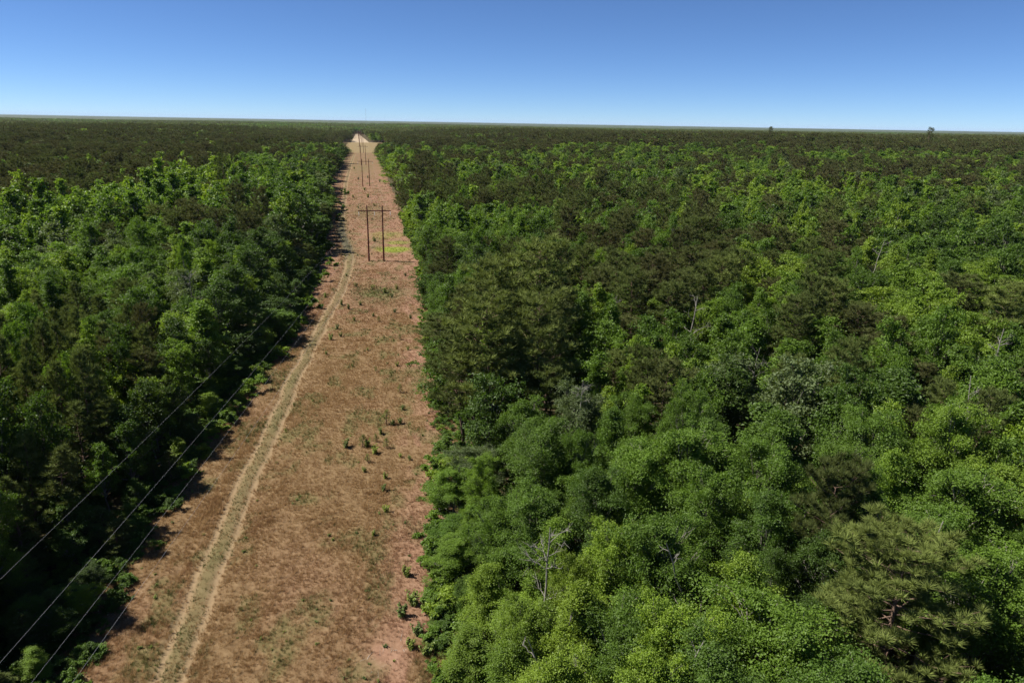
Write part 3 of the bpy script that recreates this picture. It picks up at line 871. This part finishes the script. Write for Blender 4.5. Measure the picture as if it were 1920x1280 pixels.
# the last kilometres: one rolling canopy sheet with crowns as relief
rr = np.geomspace(4900, 42000, 170); aa = np.linspace(A0-0.05, A1+0.05, 1100)
XX = np.outer(rr, np.sin(aa)); YY = np.outer(rr, np.cos(aa))
ZZ = terrain(XX, YY)+13.5+5.0*rng.random(XX.shape)+6*fbm(XX/120, YY/120, 91)
ZZ[0] = terrain(XX[0], YY[0])+2
V = np.stack([XX, YY, ZZ], -1).reshape(-1, 3)
n_a = len(aa)
i, j = np.meshgrid(np.arange(len(rr)-1), np.arange(n_a-1), indexing='ij')
F = np.stack([i*n_a+j, (i+1)*n_a+j, (i+1)*n_a+j+1, i*n_a+j+1], -1).reshape(-1, 4)[:, ::-1]
def canopy_material():
    m, nt, out = new_mat('far_canopy')
    g = nt.nodes.new('ShaderNodeNewGeometry')
    n1 = noise(nt, 0.0012, 4, g.outputs['Position'])
    n2 = noise(nt, 0.03, 3, g.outputs['Position'])
    c = ramp(nt, n1, [(0.38, (0.040, 0.045, 0.020)), (0.55, (0.045, 0.065, 0.022)), (0.68, (0.085, 0.115, 0.035))])
    c = mixc(nt, n2, c, (0.03, 0.045, 0.016))
    p = nt.nodes.new('ShaderNodeBsdfPrincipled'); nt.links.new(c, p.inputs[0]); p.inputs['Roughness'].default_value = 0.9
    nt.links.new(p.outputs[0], out.inputs[0])
    return m
far = bpy.data.objects.new('horizon_forest', np_mesh('horizon_forest', V, F, 4, [canopy_material()]))
tag(link(far), 'thin line of hazy woodland along the horizon', None, None, 'stuff')

# ------------------------------------------------------------------ bushes
BUSH = [make_broadleaf(400+k, 2.0, 1.35, 8, 9, 70, 0.17, 'round', 0.04, 1, 0.8) for k in range(4)]
BUSHF = [make_broadleaf(410+k, 2.0, 1.35, 7, 6, 26, 0.30, 'round', 0.04, 0, 0.8) for k in range(3)]
EDGE = """-11.9 184.9 2.8;-12.0 157.4 2.8;-15.2 133.6 2.6;-13.4 144.5 2.4;-16.2 122.7 2.4;-18.4 106.4 2.4;-17.8 110.9 2;-19.8 94.6 2.2;-19.4 98.2 2;-21.3 85.1 2;-19.4 102.8 2;-20.4 92.1 1.8;-21.7 79.7 2;-22.3 74.9 2;-23.8 70.8 2.2;-24.5 67.9 2;-25.3 61.1 2.6;-22.5 59.8 1.6;-22.9 56.2 1.6;-25.2 54.6 1.8;-28.3 62.4 1.8;-28.5 57.2 1.8;-26.7 52.4 1.7;-23.4 50.6 1.5;-21.5 65.5 1.3;13.8 158.6 2.6;11.3 136.9 2.8;10.6 123.0 2.6;9.2 111.6 2.4;8.2 97.6 2.6;9.7 100.6 3;6.1 76.8 1.9;5.1 70.0 2;5.3 65.5 2.2;8.0 74.4 2.8;7.4 67.3 2.4;4.7 61.6 2.4;4.6 58.0 2.6;6.0 56.9 2.6;4.7 54.0 2.6;5.1 51.0 2.4;5.8 47.5 2.4;5.8 44.5 2.4;4.6 43.3 1.8;8.1 81.5 2.4;-9.9 205.9 2.6;-11.7 232.7 3;-10.2 303.1 3;15.1 188.0 2.6;17.8 229.5 3;19.6 277.4 3;18.5 328.2 3.2;18.5 372.8 3.4;19.3 448.1 3.6;-8.8 340.1 3;-8.9 415.6 3"""
for e in EDGE.split(';'):
    x, y, h = map(float, e.split())
    x += 1.3 if x > 0 else 0.9
    d = math.hypot(x, y)
    tm, cm = (BUSH[rnd.randrange(4)] if d < 130 else BUSHF[rnd.randrange(3)])
    root = empty('edge_shrub', (x, y, 0.0), rnd.uniform(0, 6.28))
    shade_toned = x < -20 and y < 78
    s = h/2.0*(0.8 if shade_toned else 1.1)
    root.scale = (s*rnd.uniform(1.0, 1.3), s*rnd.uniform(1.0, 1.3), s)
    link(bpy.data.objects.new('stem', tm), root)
    c_ = link(bpy.data.objects.new('foliage', cm), root); c_['tone'] = rnd.uniform(0.3, 0.6) if shade_toned else rnd.uniform(0.55, 1.0)  # darker tone on near track-side shrubs paints shade into their foliage colour
    side = 'beside the wheel track' if x < -4 else 'opposite the wheel track'
    size = 'tall' if h > 2.5 else 'low' if h < 1.9 else 'rounded'
    hue = 'dull shade-tinted green' if shade_toned else 'light green'
    lb = '%s %s leafy shrub on the forest edge %s' % (size, hue, side)
    tag(root, lb, 'shrub', '%s %s shrubs along the forest edge %s' % (size, hue, side))

# low undergrowth in the shade and along both edges
rows = []
for _ in range(5200):
    y = 26+rnd.random()**1.6*300
    if rnd.random() < 0.62:
        x = float(edge_l(y))-rnd.random()**1.3*(22 if y < 110 else 9)+0.3
    else:
        x = float(edge_r(y))+rnd.random()**1.4*10-0.2
    s = rnd.uniform(0.25, 0.85)*(1.0 if y > 90 else 0.9)
    rows.append((x, y, -0.05, 0, 0, rnd.uniform(0, 6.28), s*1.25, s*1.25, s*rnd.uniform(0.7, 1.3), rnd.randrange(4) if y < 120 else 4+rnd.randrange(3), rnd.uniform(0.25, 0.6) if x < 0 and y < 85 else rnd.uniform(0.3, 0.95)))  # near track-side plants: shade is put into the colour by darker tones
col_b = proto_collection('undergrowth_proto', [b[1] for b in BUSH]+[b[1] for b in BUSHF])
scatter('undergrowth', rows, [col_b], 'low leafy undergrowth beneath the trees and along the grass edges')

# ------------------------------------------------------------------ weeds and saplings standing in the grass
def make_weed(seed):
    r = np.random.default_rng(seed)
    P = []; N = []; paths = []
    for k in range(9):
        a = r.uniform(0, 6.28); sp = r.uniform(0.05, 0.35); h = r.uniform(0.55, 1.0)
        en = np.array([math.cos(a)*sp, math.sin(a)*sp, h]); bp = curve_pts(r, (math.cos(a)*0.03, math.sin(a)*0.03, -0.05), en, 6, 0.06)
        paths.append((bp, np.linspace(0.008, 0.003, 6)))
        n = 46; t = r.uniform(0.15, 1, n)
        q = np.stack([np.interp(t, np.linspace(0, 1, 6), bp[:, c]) for c in range(3)], -1)
        dd = rand_dirs(r, n, -0.1)
        P.append(q+dd*np.array([0.09, 0.09, 0.05])*(1.3-t[:, None]*0.8)); N.append(unit(dd*0.4+np.array([0, 0, 0.8])+r.normal(size=(n, 3))*0.4))
    P = np.concatenate(P); N = np.concatenate(N)
    v, f = leaf_quads(r, P, N, 0.11, 0.5)
    cm = np_mesh('foliage', v, f, 4, [M_weed], face_attr={'v': r.random(len(P))})
    Vt, Ft = tube(paths, 4)
    return np_mesh('stem', Vt, Ft, 4, [M_bark]), cm
WEED = [make_weed(500+k) for k in range(4)]
SAP = [make_pine(520+k, 1.6, 0.45, 26, 4, 22, 0.16, 0.016, True, 0.06, 1) for k in range(2)]
for e in """2.1 90.9 p 1.9;2.9 90.5 w 1;4.0 90.9 w 1.1;1.3 87.8 w 1;-1.1 84.3 p 1.5;-0.5 84.2 w 1.2;-3.2 84.5 w 1.3;0.4 82.1 w 1.3;0.6 85.6 p 1;1.9 83.4 p 1.2;-0.5 79.7 p 1;-0.9 77.3 w .8;1.4 75.3 w .9;3.4 80.5 w .7;4.5 79.7 w .7;-5.7 139.5 w 1.2;-3.5 155.2 w 1.3;1.6 148.2 w 1;-2.3 145.3 w 1;2.6 143.8 p 1;-4.8 134.1 w 1;6.2 130.4 p 1;4.9 115.0 w .9;4.6 102.6 p 1.2;4.6 95.8 w .9;1.1 72.5 w .9;1.2 67.8 w .9;-0.2 63.5 w .7;2.7 56.3 w 1.2;2.9 52.1 w 1.6;1.8 50.8 w 1.4;2.4 46.8 w 1.1;3.5 45.8 w 1.3;3.0 48.3 w 1.3;4.1 394.7 w 2.6;2.8 437.9 w 2;4.2 247.0 w 2;-5.1 158.8 w 1.4;-6.7 132.3 w 1.4;-2.0 177.4 w 1.2;6.3 164.9 w 1.2;0.1 124.7 w .7;-7.1 123.3 w .8;-2.6 116.2 w .6;1.3 112.9 p .8;6.2 150.2 w 1.2;-1.0 158.2 w 1.2;-9.1 167.0 w 1.2;7.9 173.0 w 1.3;3.2 130.8 p .8;-4.5 190.5 w 1;2.1 173.8 w 1.3;4.8 169.5 w 1.4;10.9 188.6 w 1.2;9.2 145.3 w 1;7.2 123.6 w .9;-3.8 395.0 w 1.8;6.5 354.3 w 1.5;-1.1 345.9 w 1.4;13.4 500.0 w 2;-0.7 518.2 w 2.4;-4.0 633.0 w 2.4;6.1 532.9 w 2""".split(';'):
    a = e.split(); x, y, k, h = float(a[0]), float(a[1]), a[2], float(a[3])
    z = float(strip_z(x, y))
    far_ = 'near the tall pole frame' if y > 150 else 'in the open grass'
    if k == 'p':
        root = empty('pine_sapling', (x, y, z-0.03), rnd.uniform(0, 6.28)); s = h/1.6
        tm, cm = SAP[rnd.randrange(2)]; tone = 0.9
        lb = 'small upright pine sapling standing '+far_
        tag(root, lb, 'sapling', 'pine saplings '+far_)
    else:
        root = empty('leafy_weed', (x, y, z-0.03), rnd.uniform(0, 6.28)); s = h
        tm, cm = WEED[rnd.randrange(4)]; tone = rnd.uniform(0.42, 0.8)
        lb = ('knee-high' if h < 1.0 else 'waist-high or taller')+' bushy green weed growing '+far_
        tag(root, lb, 'weed', lb.split(' bushy')[0]+' green weeds '+far_)
    root.scale = (s*1.4, s*1.4, s)
    link(bpy.data.objects.new('stem', tm), root)
    c_ = link(bpy.data.objects.new('foliage', cm), root); c_['tone'] = tone

# ------------------------------------------------------------------ dry grass: tufts by the ten thousand
def grass_material():
    m, nt, out = new_mat('dry_grass_blades')
    g = nt.nodes.new('ShaderNodeNewGeometry')
    oi = nt.nodes.new('ShaderNodeObjectInfo')
    tone = attr(nt, 'tone', 'INSTANCER')       # 0..1 tan to pink; 2 green; 3 lime
    n1 = noise(nt, 0.35, 4, g.outputs['Position'], 0.65)
    f = math_n(nt, 'ADD', math_n(nt, 'MULTIPLY', n1, 0.75), math_n(nt, 'MULTIPLY', oi.outputs['Random'], 0.35))
    tan = ramp(nt, f, [(0.22, (0.177, 0.101, 0.043)), (0.42, (0.284, 0.171, 0.073)), (0.62, (0.362, 0.236, 0.110)), (0.85, (0.448, 0.321, 0.165))])
    pink = ramp(nt, f, [(0.22, (0.224, 0.114, 0.068)), (0.5, (0.320, 0.175, 0.110)), (0.85, (0.410, 0.249, 0.167))])
    grn = ramp(nt, f, [(0.22, (0.035, 0.049, 0.014)), (0.5, (0.070, 0.084, 0.021)), (0.85, (0.133, 0.133, 0.042))])
    c = mixc(nt, math_n(nt, 'MINIMUM', tone, 1.0), tan, pink)
    c = mixc(nt, math_n(nt, 'GREATER_THAN', tone, 1.5), c, grn)
    c = mixc(nt, math_n(nt, 'GREATER_THAN', tone, 2.5), c, (0.23, 0.27, 0.03))
    p = nt.nodes.new('ShaderNodeBsdfPrincipled'); nt.links.new(c, p.inputs[0]); p.inputs['Roughness'].default_value = 0.7
    p.inputs['Specular IOR Level'].default_value = 0.2
    tr = nt.nodes.new('ShaderNodeBsdfTranslucent'); nt.links.new(c, tr.inputs[0])
    mx = nt.nodes.new('ShaderNodeMixShader'); mx.inputs[0].default_value = 0.45
    nt.links.new(p.outputs[0], mx.inputs[1]); nt.links.new(tr.outputs[0], mx.inputs[2]); nt.links.new(mx.outputs[0], out.inputs[0])
    return m
M_grass = grass_material()
def make_tuft(seed, n, h, spread, w):
    r = np.random.default_rng(seed)
    a = r.uniform(0, 6.28, n); rad = r.uniform(0, spread, n)**1.0
    b = np.stack([np.cos(a)*rad, np.sin(a)*rad, np.full(n, -0.03)], -1)
    a2 = a+r.normal(size=n)*0.6; ln = r.uniform(0.15, 0.6, n)
    hh = h*r.uniform(0.55, 1.1, n)
    tip = b+np.stack([np.cos(a2)*ln*hh, np.sin(a2)*ln*hh, hh], -1)
    mid_ = b*0.45+tip*0.55+np.stack([np.zeros(n), np.zeros(n), hh*0.10], -1)
    s = np.stack([-np.sin(a2), np.cos(a2), np.zeros(n)], -1)*w*0.5
    V = np.stack([b-s, b+s, mid_+s*0.8, mid_-s*0.8, tip], 1).reshape(-1, 3)
    k = np.arange(n)[:, None]*5
    F = np.concatenate([k+np.array([[0, 1, 2]]), k+np.array([[0, 2, 3]]), k+np.array([[3, 2, 4]])])
    return np_mesh('tuft', V, F, 3, [M_grass])
TUFT = [make_tuft(600, 34, 0.62, 0.16, 0.016), make_tuft(601, 28, 0.78, 0.13, 0.015), make_tuft(602, 40, 0.42, 0.24, 0.016), make_tuft(603, 44, 0.28, 0.28, 0.018),
        make_tuft(604, 24, 0.55, 0.30, 0.040), make_tuft(605, 26, 0.34, 0.42, 0.045), make_tuft(606, 24, 0.6, 0.55, 0.09)]
col_gr = proto_collection('tuft_proto', TUFT)
rows = []
for y0, y1, dens, lo, hi in ((26, 75, 30.0, 0, 4), (75, 120, 20.0, 0, 4), (120, 200, 8.0, 4, 6), (200, 640, 2.4, 4, 7)):
    n = int((y1-y0)*34*dens)
    Y = rng.uniform(y0, y1, n); L = edge_l(Y)-2.0; Rr = edge_r(Y)+2.0
    X = L+(Rr-L)*rng.random(n)
    rut, mid, pink, fieldm, sand, gy, gr = strip_masks(X, Y)
    thin = rng.random(n) > sstep(280, 640, Y)
    dens_n = fbm(X/2.5, Y/4, 81)*0.7+fbm(X/0.9, Y/0.9, 83)*0.5
    bare = np.exp(-(((X-0.4)/2.0)**2+((Y-46.3)/2.2)**2)**2)
    keep = thin & (rng.random(n) > bare*0.85) & (rng.random(n) > rut*0.95) & (rng.random(n) > mid*0.05) & (rng.random(n) < 0.5+0.8*sstep(0.35, 0.8, dens_n))
    X, Y, mid, pink, gy, gr = X[keep], Y[keep], mid[keep], pink[keep], gy[keep], gr[keep]
    m_ = len(X); Z = strip_z(X, Y)-0.05
    tall = sstep(0.4, 0.75, fbm(X/5, Y/8, 85))
    sc = (0.30+0.45*rng.random(m_)+0.16*tall)*(1-0.35*mid)*(1-0.30*pink)*(0.9 if y0 < 120 else 1.0)
    left_tall = np.exp(-((X-track_x(Y)+2.4)/0.9)**2)
    sc = sc*(1+0.35*left_tall)
    tone = np.where(rng.random(m_) < gr*0.85, 2.0, np.clip(pink+rng.normal(size=m_)*0.18, 0, 1))
    tone = np.where((mid > 0.3) & (rng.random(m_) < 0.45), 2.0, tone)
    tone = np.where(rng.random(m_) < gy, 3.0, tone)
    idx = rng.integers(lo, hi, m_)
    rz = rng.uniform(0, 6.28, m_)
    rows.append(np.stack([X, Y, Z, rng.normal(size=m_)*0.08, rng.normal(size=m_)*0.08, rz, sc, sc, sc*rng.uniform(0.85, 1.2, m_), idx, tone], -1))
rows = np.concatenate(rows)
scatter('dry_grass', rows, [col_gr], 'tufts of dry rust-coloured grass covering the cleared strip')

rows = []
n = 9000
Y = 28+rng.random(n)**1.5*380; L = edge_l(Y)-1.0; Rr = edge_r(Y)+1.5; X = L+(Rr-L)*rng.random(n)
rut, mid, pink, fieldm, sand, gy, gr = strip_masks(X, Y)
edge_d = np.minimum(X-L, Rr-X)
pw = 0.02+0.75*gr**1.6+0.5*np.exp(-(edge_d/2.0)**2)
keep = (rng.random(n) < pw) & (rut < 0.4)
for x, y, m_ in zip(X[keep].tolist(), Y[keep].tolist(), mid[keep].tolist()):
    s = rnd.uniform(0.15, 0.42)*(1 if m_ < 0.3 else 0.5)
    rows.append((x, y, float(strip_z(x, y))-0.06, 0, 0, rnd.uniform(0, 6.28), s*1.7, s*1.7, s*0.9, rnd.randrange(4), rnd.uniform(0.35, 0.75)))
col_w = proto_collection('weed_proto', [w[1] for w in WEED])
scatter('ground_weeds', rows, [col_w], 'small green weeds sprinkled through the dry grass')

# ------------------------------------------------------------------ bare dead trees, fallen wood
def make_snag(seed, H, spread, nb, twigs, tr):
    r = np.random.default_rng(seed)
    top = np.array([r.normal()*0.06*H, r.normal()*0.06*H, H])
    tp = curve_pts(r, (0, 0, -0.3), top, 10, 0.03)
    trunk = [(tp, np.linspace(tr, tr*0.22, 10))]
    limbs = []
    for k in range(nb):
        f = r.uniform(0.45, 0.97); a = k*2.4+r.uniform(-.5, .5)
        st = np.array([np.interp(f, np.linspace(0, 1, 10), tp[:, q]) for q in range(3)])
        L = spread*(1.25-f*0.8)*r.uniform(0.7, 1.2)
        en = st+np.array([math.cos(a)*L*0.8, math.sin(a)*L*0.8, L*r.uniform(0.25, 0.95)])
        bp = curve_pts(r, st, en, 7, 0.10, 0.05)
        grp = [(bp, np.linspace(tr*0.36*(1.1-f*0.6), 0.012, 7))]
        for q in range(twigs):
            g = r.uniform(0.3, 1.0); s2 = np.array([np.interp(g, np.linspace(0, 1, 7), bp[:, c]) for c in range(3)])
            d = unit((en-st)[None])[0]*0.6+r.normal(size=3)*0.7; d[2] += 0.3
            e2 = s2+unit(d[None])[0]*L*r.uniform(0.2, 0.5)
            grp.append((curve_pts(r, s2, e2, 5, 0.12), np.linspace(0.018, 0.005, 5)))
        limbs.append(grp)
    return trunk, limbs
SN = [(11.6, 41.5, 13.2, 3.0, 14, 9, 0.16, 0.05, 'pale bare dead tree with many fine twigs beside the low bright thicket'),
      (48.0, 96.9, 15.5, 3.6, 7, 5, 0.20, 0.10, 'tall forked dead tree with few thick bare limbs among green crowns'),
      (37.4, 104.4, 14.2, 2.2, 4, 4, 0.17, 0.32, 'leaning broken dead trunk by the olive pines'),
      (20.6, 64.6, 15.3, 2.6, 12, 8, 0.12, 0.03, 'thin grey dead treetop rising through a grey-green crown'),
      (-29.5, 129.3, 15.2, 3.0, 13, 8, 0.13, 0.03, 'twiggy grey bare tree on the wheel-track side of the strip'),
      (14.9, 30.0, 13.6, 1.6, 3, 3, 0.15, 0.30, 'slanting pale snag poking from a bright green crown'),
      (20.9, 38.2, 14.3, 1.8, 4, 3, 0.13, -0.35, 'pale broken limb lying slanted across a mid-green crown'),
      (34.6, 35.9, 16.0, 1.4, 4, 3, 0.15, 0.22, 'stubby pale dead stem behind the big round-crowned pine'),
      (61.8, 57.0, 15.6, 2.4, 8, 6, 0.13, -0.12, 'pale twisted dead treetop standing over dark green oaks'),
      (108.6, 134.5, 17.4, 4.0, 8, 6, 0.20, 0.35, 'leaning half-dead tree with long pale limbs far inside the forest'),
      (46.2, 74.6, 14.8, 2.6, 8, 6, 0.12, 0.1, 'small bare treetop between two dark crowns away from the strip'),
      (37.0, 41.6, 14.6, 2.0, 6, 5, 0.12, -0.2, 'dead branching stem beside the slim tall pine'),
      (79.0, 71.5, 16.4, 3.0, 9, 7, 0.17, 0.1, 'wide pale dead tree deep in the forest away from the strip'),
      (11.0, 33.6, 12.6, 1.8, 5, 5, 0.11, -0.25, 'thin pale dead stem standing in bright thicket foliage')]
for k, (x, y, H, spr, nb, tw, tr, lean, lb) in enumerate(SN):
    root = empty('dead_tree', (x-lean*H*0.5, y, 0), 0); root.rotation_euler = (rnd.uniform(-.05, .05), math.atan(lean), 0)
    trunk, limbs = make_snag(700+k, H, spr, nb, tw, tr)
    Vt, Ft = tube(trunk, 7); link(bpy.data.objects.new('trunk', np_mesh('trunk', Vt, Ft, 4, [M_dead], smooth=True)), root)
    for g in limbs:
        Vt, Ft = tube(g, 5); link(bpy.data.objects.new('limb', np_mesh('limb', Vt, Ft, 4, [M_dead], smooth=True)), root)
    tag(root, lb, 'dead tree')

def stick(name, a, b, r0, mat, seed, bend=0.04):
    r = np.random.default_rng(seed)
    p = curve_pts(r, (0, 0, 0), np.array(b)-np.array(a), 9, bend)
    side = np.array(p[4])+r.normal(size=3)*0.3+np.array([0.3, 0.3, 0.1])
    Vt, Ft = tube([(p, np.linspace(r0, r0*0.45, 9)), (np.array([p[4], side]), np.array([r0*0.4, r0*0.15]))], 7)
    o = link(bpy.data.objects.new(name, np_mesh(name, Vt, Ft, 4, [mat], smooth=True))); o.location = a
    return o
tag(stick('fallen_log', (4.1, 52.4, 0.28), (5.6, 44.2, 0.24), 0.13, M_log, 800), 'long slim reddish fallen log along the thicket edge', 'log')
for k in range(26):
    a = rnd.uniform(0, 3.14); L = rnd.uniform(0.5, 1.9); x = rnd.gauss(0.6, 1.1); y = rnd.gauss(46.4, 1.5)
    tag(stick('fallen_branch', (x, y, 0.20), (x+math.cos(a)*L, y+math.sin(a)*L, 0.22), rnd.uniform(0.014, 0.03), M_twig, 810+k, 0.08),
        'pale dead branch lying on bare ground near the fallen log', 'branch', 'pale branches scattered on bare ground')

# ------------------------------------------------------------------ power line: H-frames and wires
LINE = [(-27.0, -20.0, 17.6, 8.2), (3.9, 211.5, 16.5, 3.0), (4.0, 466.0, 17.0, 0.0), (4.4, 692.0, 18.5, 0.0), (4.5, 950.0, 24.5, 0.0), (4.5, 1200.0, 18.5, 0.0), (4.5, 1440.0, 18.5, 0.0), (4.5, 1690.0, 18.5, 0.0), (4.5, 1940.0, 18.5, 0.0)]
SP, ARM = 4.3, 9.4
def pole_mesh(h):
    z = np.linspace(-1.2, h, 12)
    p = np.stack([np.sin(z*0.25)*0.03, np.cos(z*0.21)*0.03, z], -1)
    Vt, Ft = tube([(p, np.linspace(0.28, 0.17, 12)), (np.array([[0, 0, h], [0, 0, h+0.03]]), np.array([0.18, 0.01]))], 12)
    return np_mesh('pole', Vt, Ft, 4, [M_pole], smooth=True)
def box_mesh(name, dims, mat):
    bm = bmesh.new(); bmesh.ops.create_cube(bm, size=1.0)
    bmesh.ops.scale(bm, vec=dims, verts=bm.verts)
    bmesh.ops.bevel(bm, geom=bm.edges[:], offset=min(dims)*0.12, segments=1, affect='EDGES')
    me = bpy.data.meshes.new(name); bm.to_mesh(me); bm.free(); me.materials.append(mat); return me
def insulator_mesh():
    pr = [(0.0, 0.015), (-0.12, 0.015)]
    for k in range(7):
        z = -0.14-k*0.146; pr += [(z, 0.03), (z-0.03, 0.125), (z-0.07, 0.11), (z-0.09, 0.03)]
    pr += [(-1.2, 0.03), (-1.3, 0.012)]
    Vt, Ft = tube([(np.array([[0, 0, z] for z, _ in pr]), np.array([q for _, q in pr]))], 10)
    return np_mesh('insulator', Vt, Ft, 4, [M_ins], smooth=True)
arm_me = box_mesh('crossarm', (ARM, 0.14, 0.22), M_pole); ins_me = insulator_mesh()
att = []
names = ['pole frame behind the nearest grass, outside the view', 'large reddish-brown twin-pole frame with wide crossarm beside the lime-green patch',
         'second twin-pole frame along the strip, past the lime-green patch', 'third twin-pole frame along the line standing before the tan field',
         'extra-tall twin-pole frame at the near end of the tan field', 'twin-pole frame standing in the tan field', 'small distant twin-pole frame past the tan field',
         'tiny distant twin-pole frame on the pale sandy strip', 'farthest tiny twin-pole frame where the strip ends']
pm = {}
for k, (x, y, h, rz) in enumerate(LINE):
    arm_z = h-1.5
    q = R_(-rz)
    ca, sa = math.cos(q), math.sin(q)
    att.append([np.array([x+o*ca, y+o*sa, arm_z-0.15-1.3]) for o in (-4.5, 0.0, 4.5)] + [np.array([x+4.5*ca*0.5, y+2.15*sa, h-3.2])])
    if k == 0: continue          # stands behind the viewpoint: only the wires reach into view
    root = empty('power_pole_frame', (x, y, 0.0), q)
    if h not in pm: pm[h] = pole_mesh(h)
    for s in (-1, 1):
        o = link(bpy.data.objects.new('pole', pm[h]), root); o.location = (s*SP/2, 0, 0.05); o.rotation_euler = (rnd.gauss(0, .004), rnd.gauss(0, .006), rnd.uniform(0, 6))
    for s in (-1, 1):            # a twin plank arm, one plank each side of the poles
        o = link(bpy.data.objects.new('crossarm', arm_me), root); o.location = (0, s*0.27, arm_z)
    for o_ in (-4.5, 0.0, 4.5):
        o = link(bpy.data.objects.new('insulator', ins_me), root); o.location = (o_, 0, arm_z-0.15)
    tag(root, names[k], 'power pole', 'twin-pole frames carrying the power line')
def wire(name, w, rad, label):
    pts = []
    for k in range(len(att)-1):
        a, b = att[k][w], att[k+1][w]
        n = 48 if k < 2 else 16
        for t in np.linspace(0, 1, n, endpoint=(k == len(att)-2)):
            p = a*(1-t)+b*t; p = p.copy(); p[2] -= 4*2.6*t*(1-t); pts.append(p)
    pts = np.array(pts)
    V, F = tube([(pts, np.full(len(pts), rad))], 6)
    tag(link(bpy.data.objects.new(name, np_mesh(name, V, F, 4, [M_wire], smooth=True))), label, 'wire', 'power line wires')
wire('power_wire', 0, 0.0058, 'thin pale power wire on the forest side of the line, over the dark trees')
wire('power_wire', 1, 0.0058, 'thin pale middle power wire between the two outer ones')
wire('power_wire', 2, 0.0058, 'thin pale power wire nearest the wheel track, over the grass edge')
wire('guard_wire', 3, 0.005, 'thinner lower wire running close beside the track-side power wire')

# ------------------------------------------------------------------ radio mast and the two tall pines on the skyline
root = empty('radio_mast', (35.5, 3000.0, float(terrain(35.5, 3000.0))))
Hm = 84.0
legs = []
for q in range(3):
    a = q*2.0944; legs.append(np.array([math.cos(a)*0.9, math.sin(a)*0.9]))
for q in range(3):
    V, F = tube([(np.array([[*legs[q], 0], [*legs[q], Hm]]), np.array([0.12, 0.12]))], 5)
    link(bpy.data.objects.new('leg', np_mesh('leg', V, F, 4, [M_mast])), root)
for k in range(28):
    z0, z1 = k*3.0, k*3.0+3.0
    V, F = tube([(np.array([[*legs[q], z0], [*legs[(q+1) % 3], z1]]), np.array([0.05, 0.05])) for q in range(3)], 4)
    link(bpy.data.objects.new('lattice_brace', np_mesh('lattice_brace', V, F, 4, [M_mast])), root)
tag(root, 'slender lattice radio mast rising above the horizon beyond the strip', 'mast')

for az, d, H, lb in ((31.1, 880, 29.5, 'tall lone pine breaking the horizon, the rounder of the two'), (41.2, 860, 31.5, 'tall lone leaning pine breaking the horizon, the flat-topped one')):
    x, y = d*math.sin(R_(az)), d*math.cos(R_(az))
    z = float(terrain(x, y))
    root = empty('skyline_pine', (x, y, z-0.2), az); H = 41.0+(1.8 if az > 40 else 0.0)-z
    if az > 40: root.rotation_euler = (0.0, 0.10, 0.3)
    tm, cm = make_pine(900+int(az), H, 4.0 if az > 40 else 3.4, 34, 8, 9, 0.95, 0.2, False, 0.68, 1)
    link(bpy.data.objects.new('trunk', tm), root)
    c_ = link(bpy.data.objects.new('crown', cm), root); c_['tone'] = 0.3
    tag(root, lb, 'tree')

# ------------------------------------------------------------------ the air: one even, pale, closed volume
HAZE = 0.000013
if HAZE > 0:
    me = bpy.data.meshes.new('haze')
    bm = bmesh.new(); bmesh.ops.create_cube(bm, size=1.0)
    bmesh.ops.scale(bm, vec=(92000, 92000, 146.0), verts=bm.verts)
    bmesh.ops.translate(bm, vec=(0, 0, 53.0), verts=bm.verts)
    bm.to_mesh(me); bm.free()
    m, nt, out = new_mat('haze')
    pv = nt.nodes.new('ShaderNodeVolumePrincipled')
    pv.inputs['Color'].default_value = (0.58, 0.74, 1.0, 1)
    pv.inputs['Density'].default_value = HAZE
    nt.links.new(pv.outputs[0], out.inputs['Volume'])
    me.materials.append(m)
    tag(link(bpy.data.objects.new('haze', me)), 'thin pale blue haze in the distance', None, None, 'stuff')
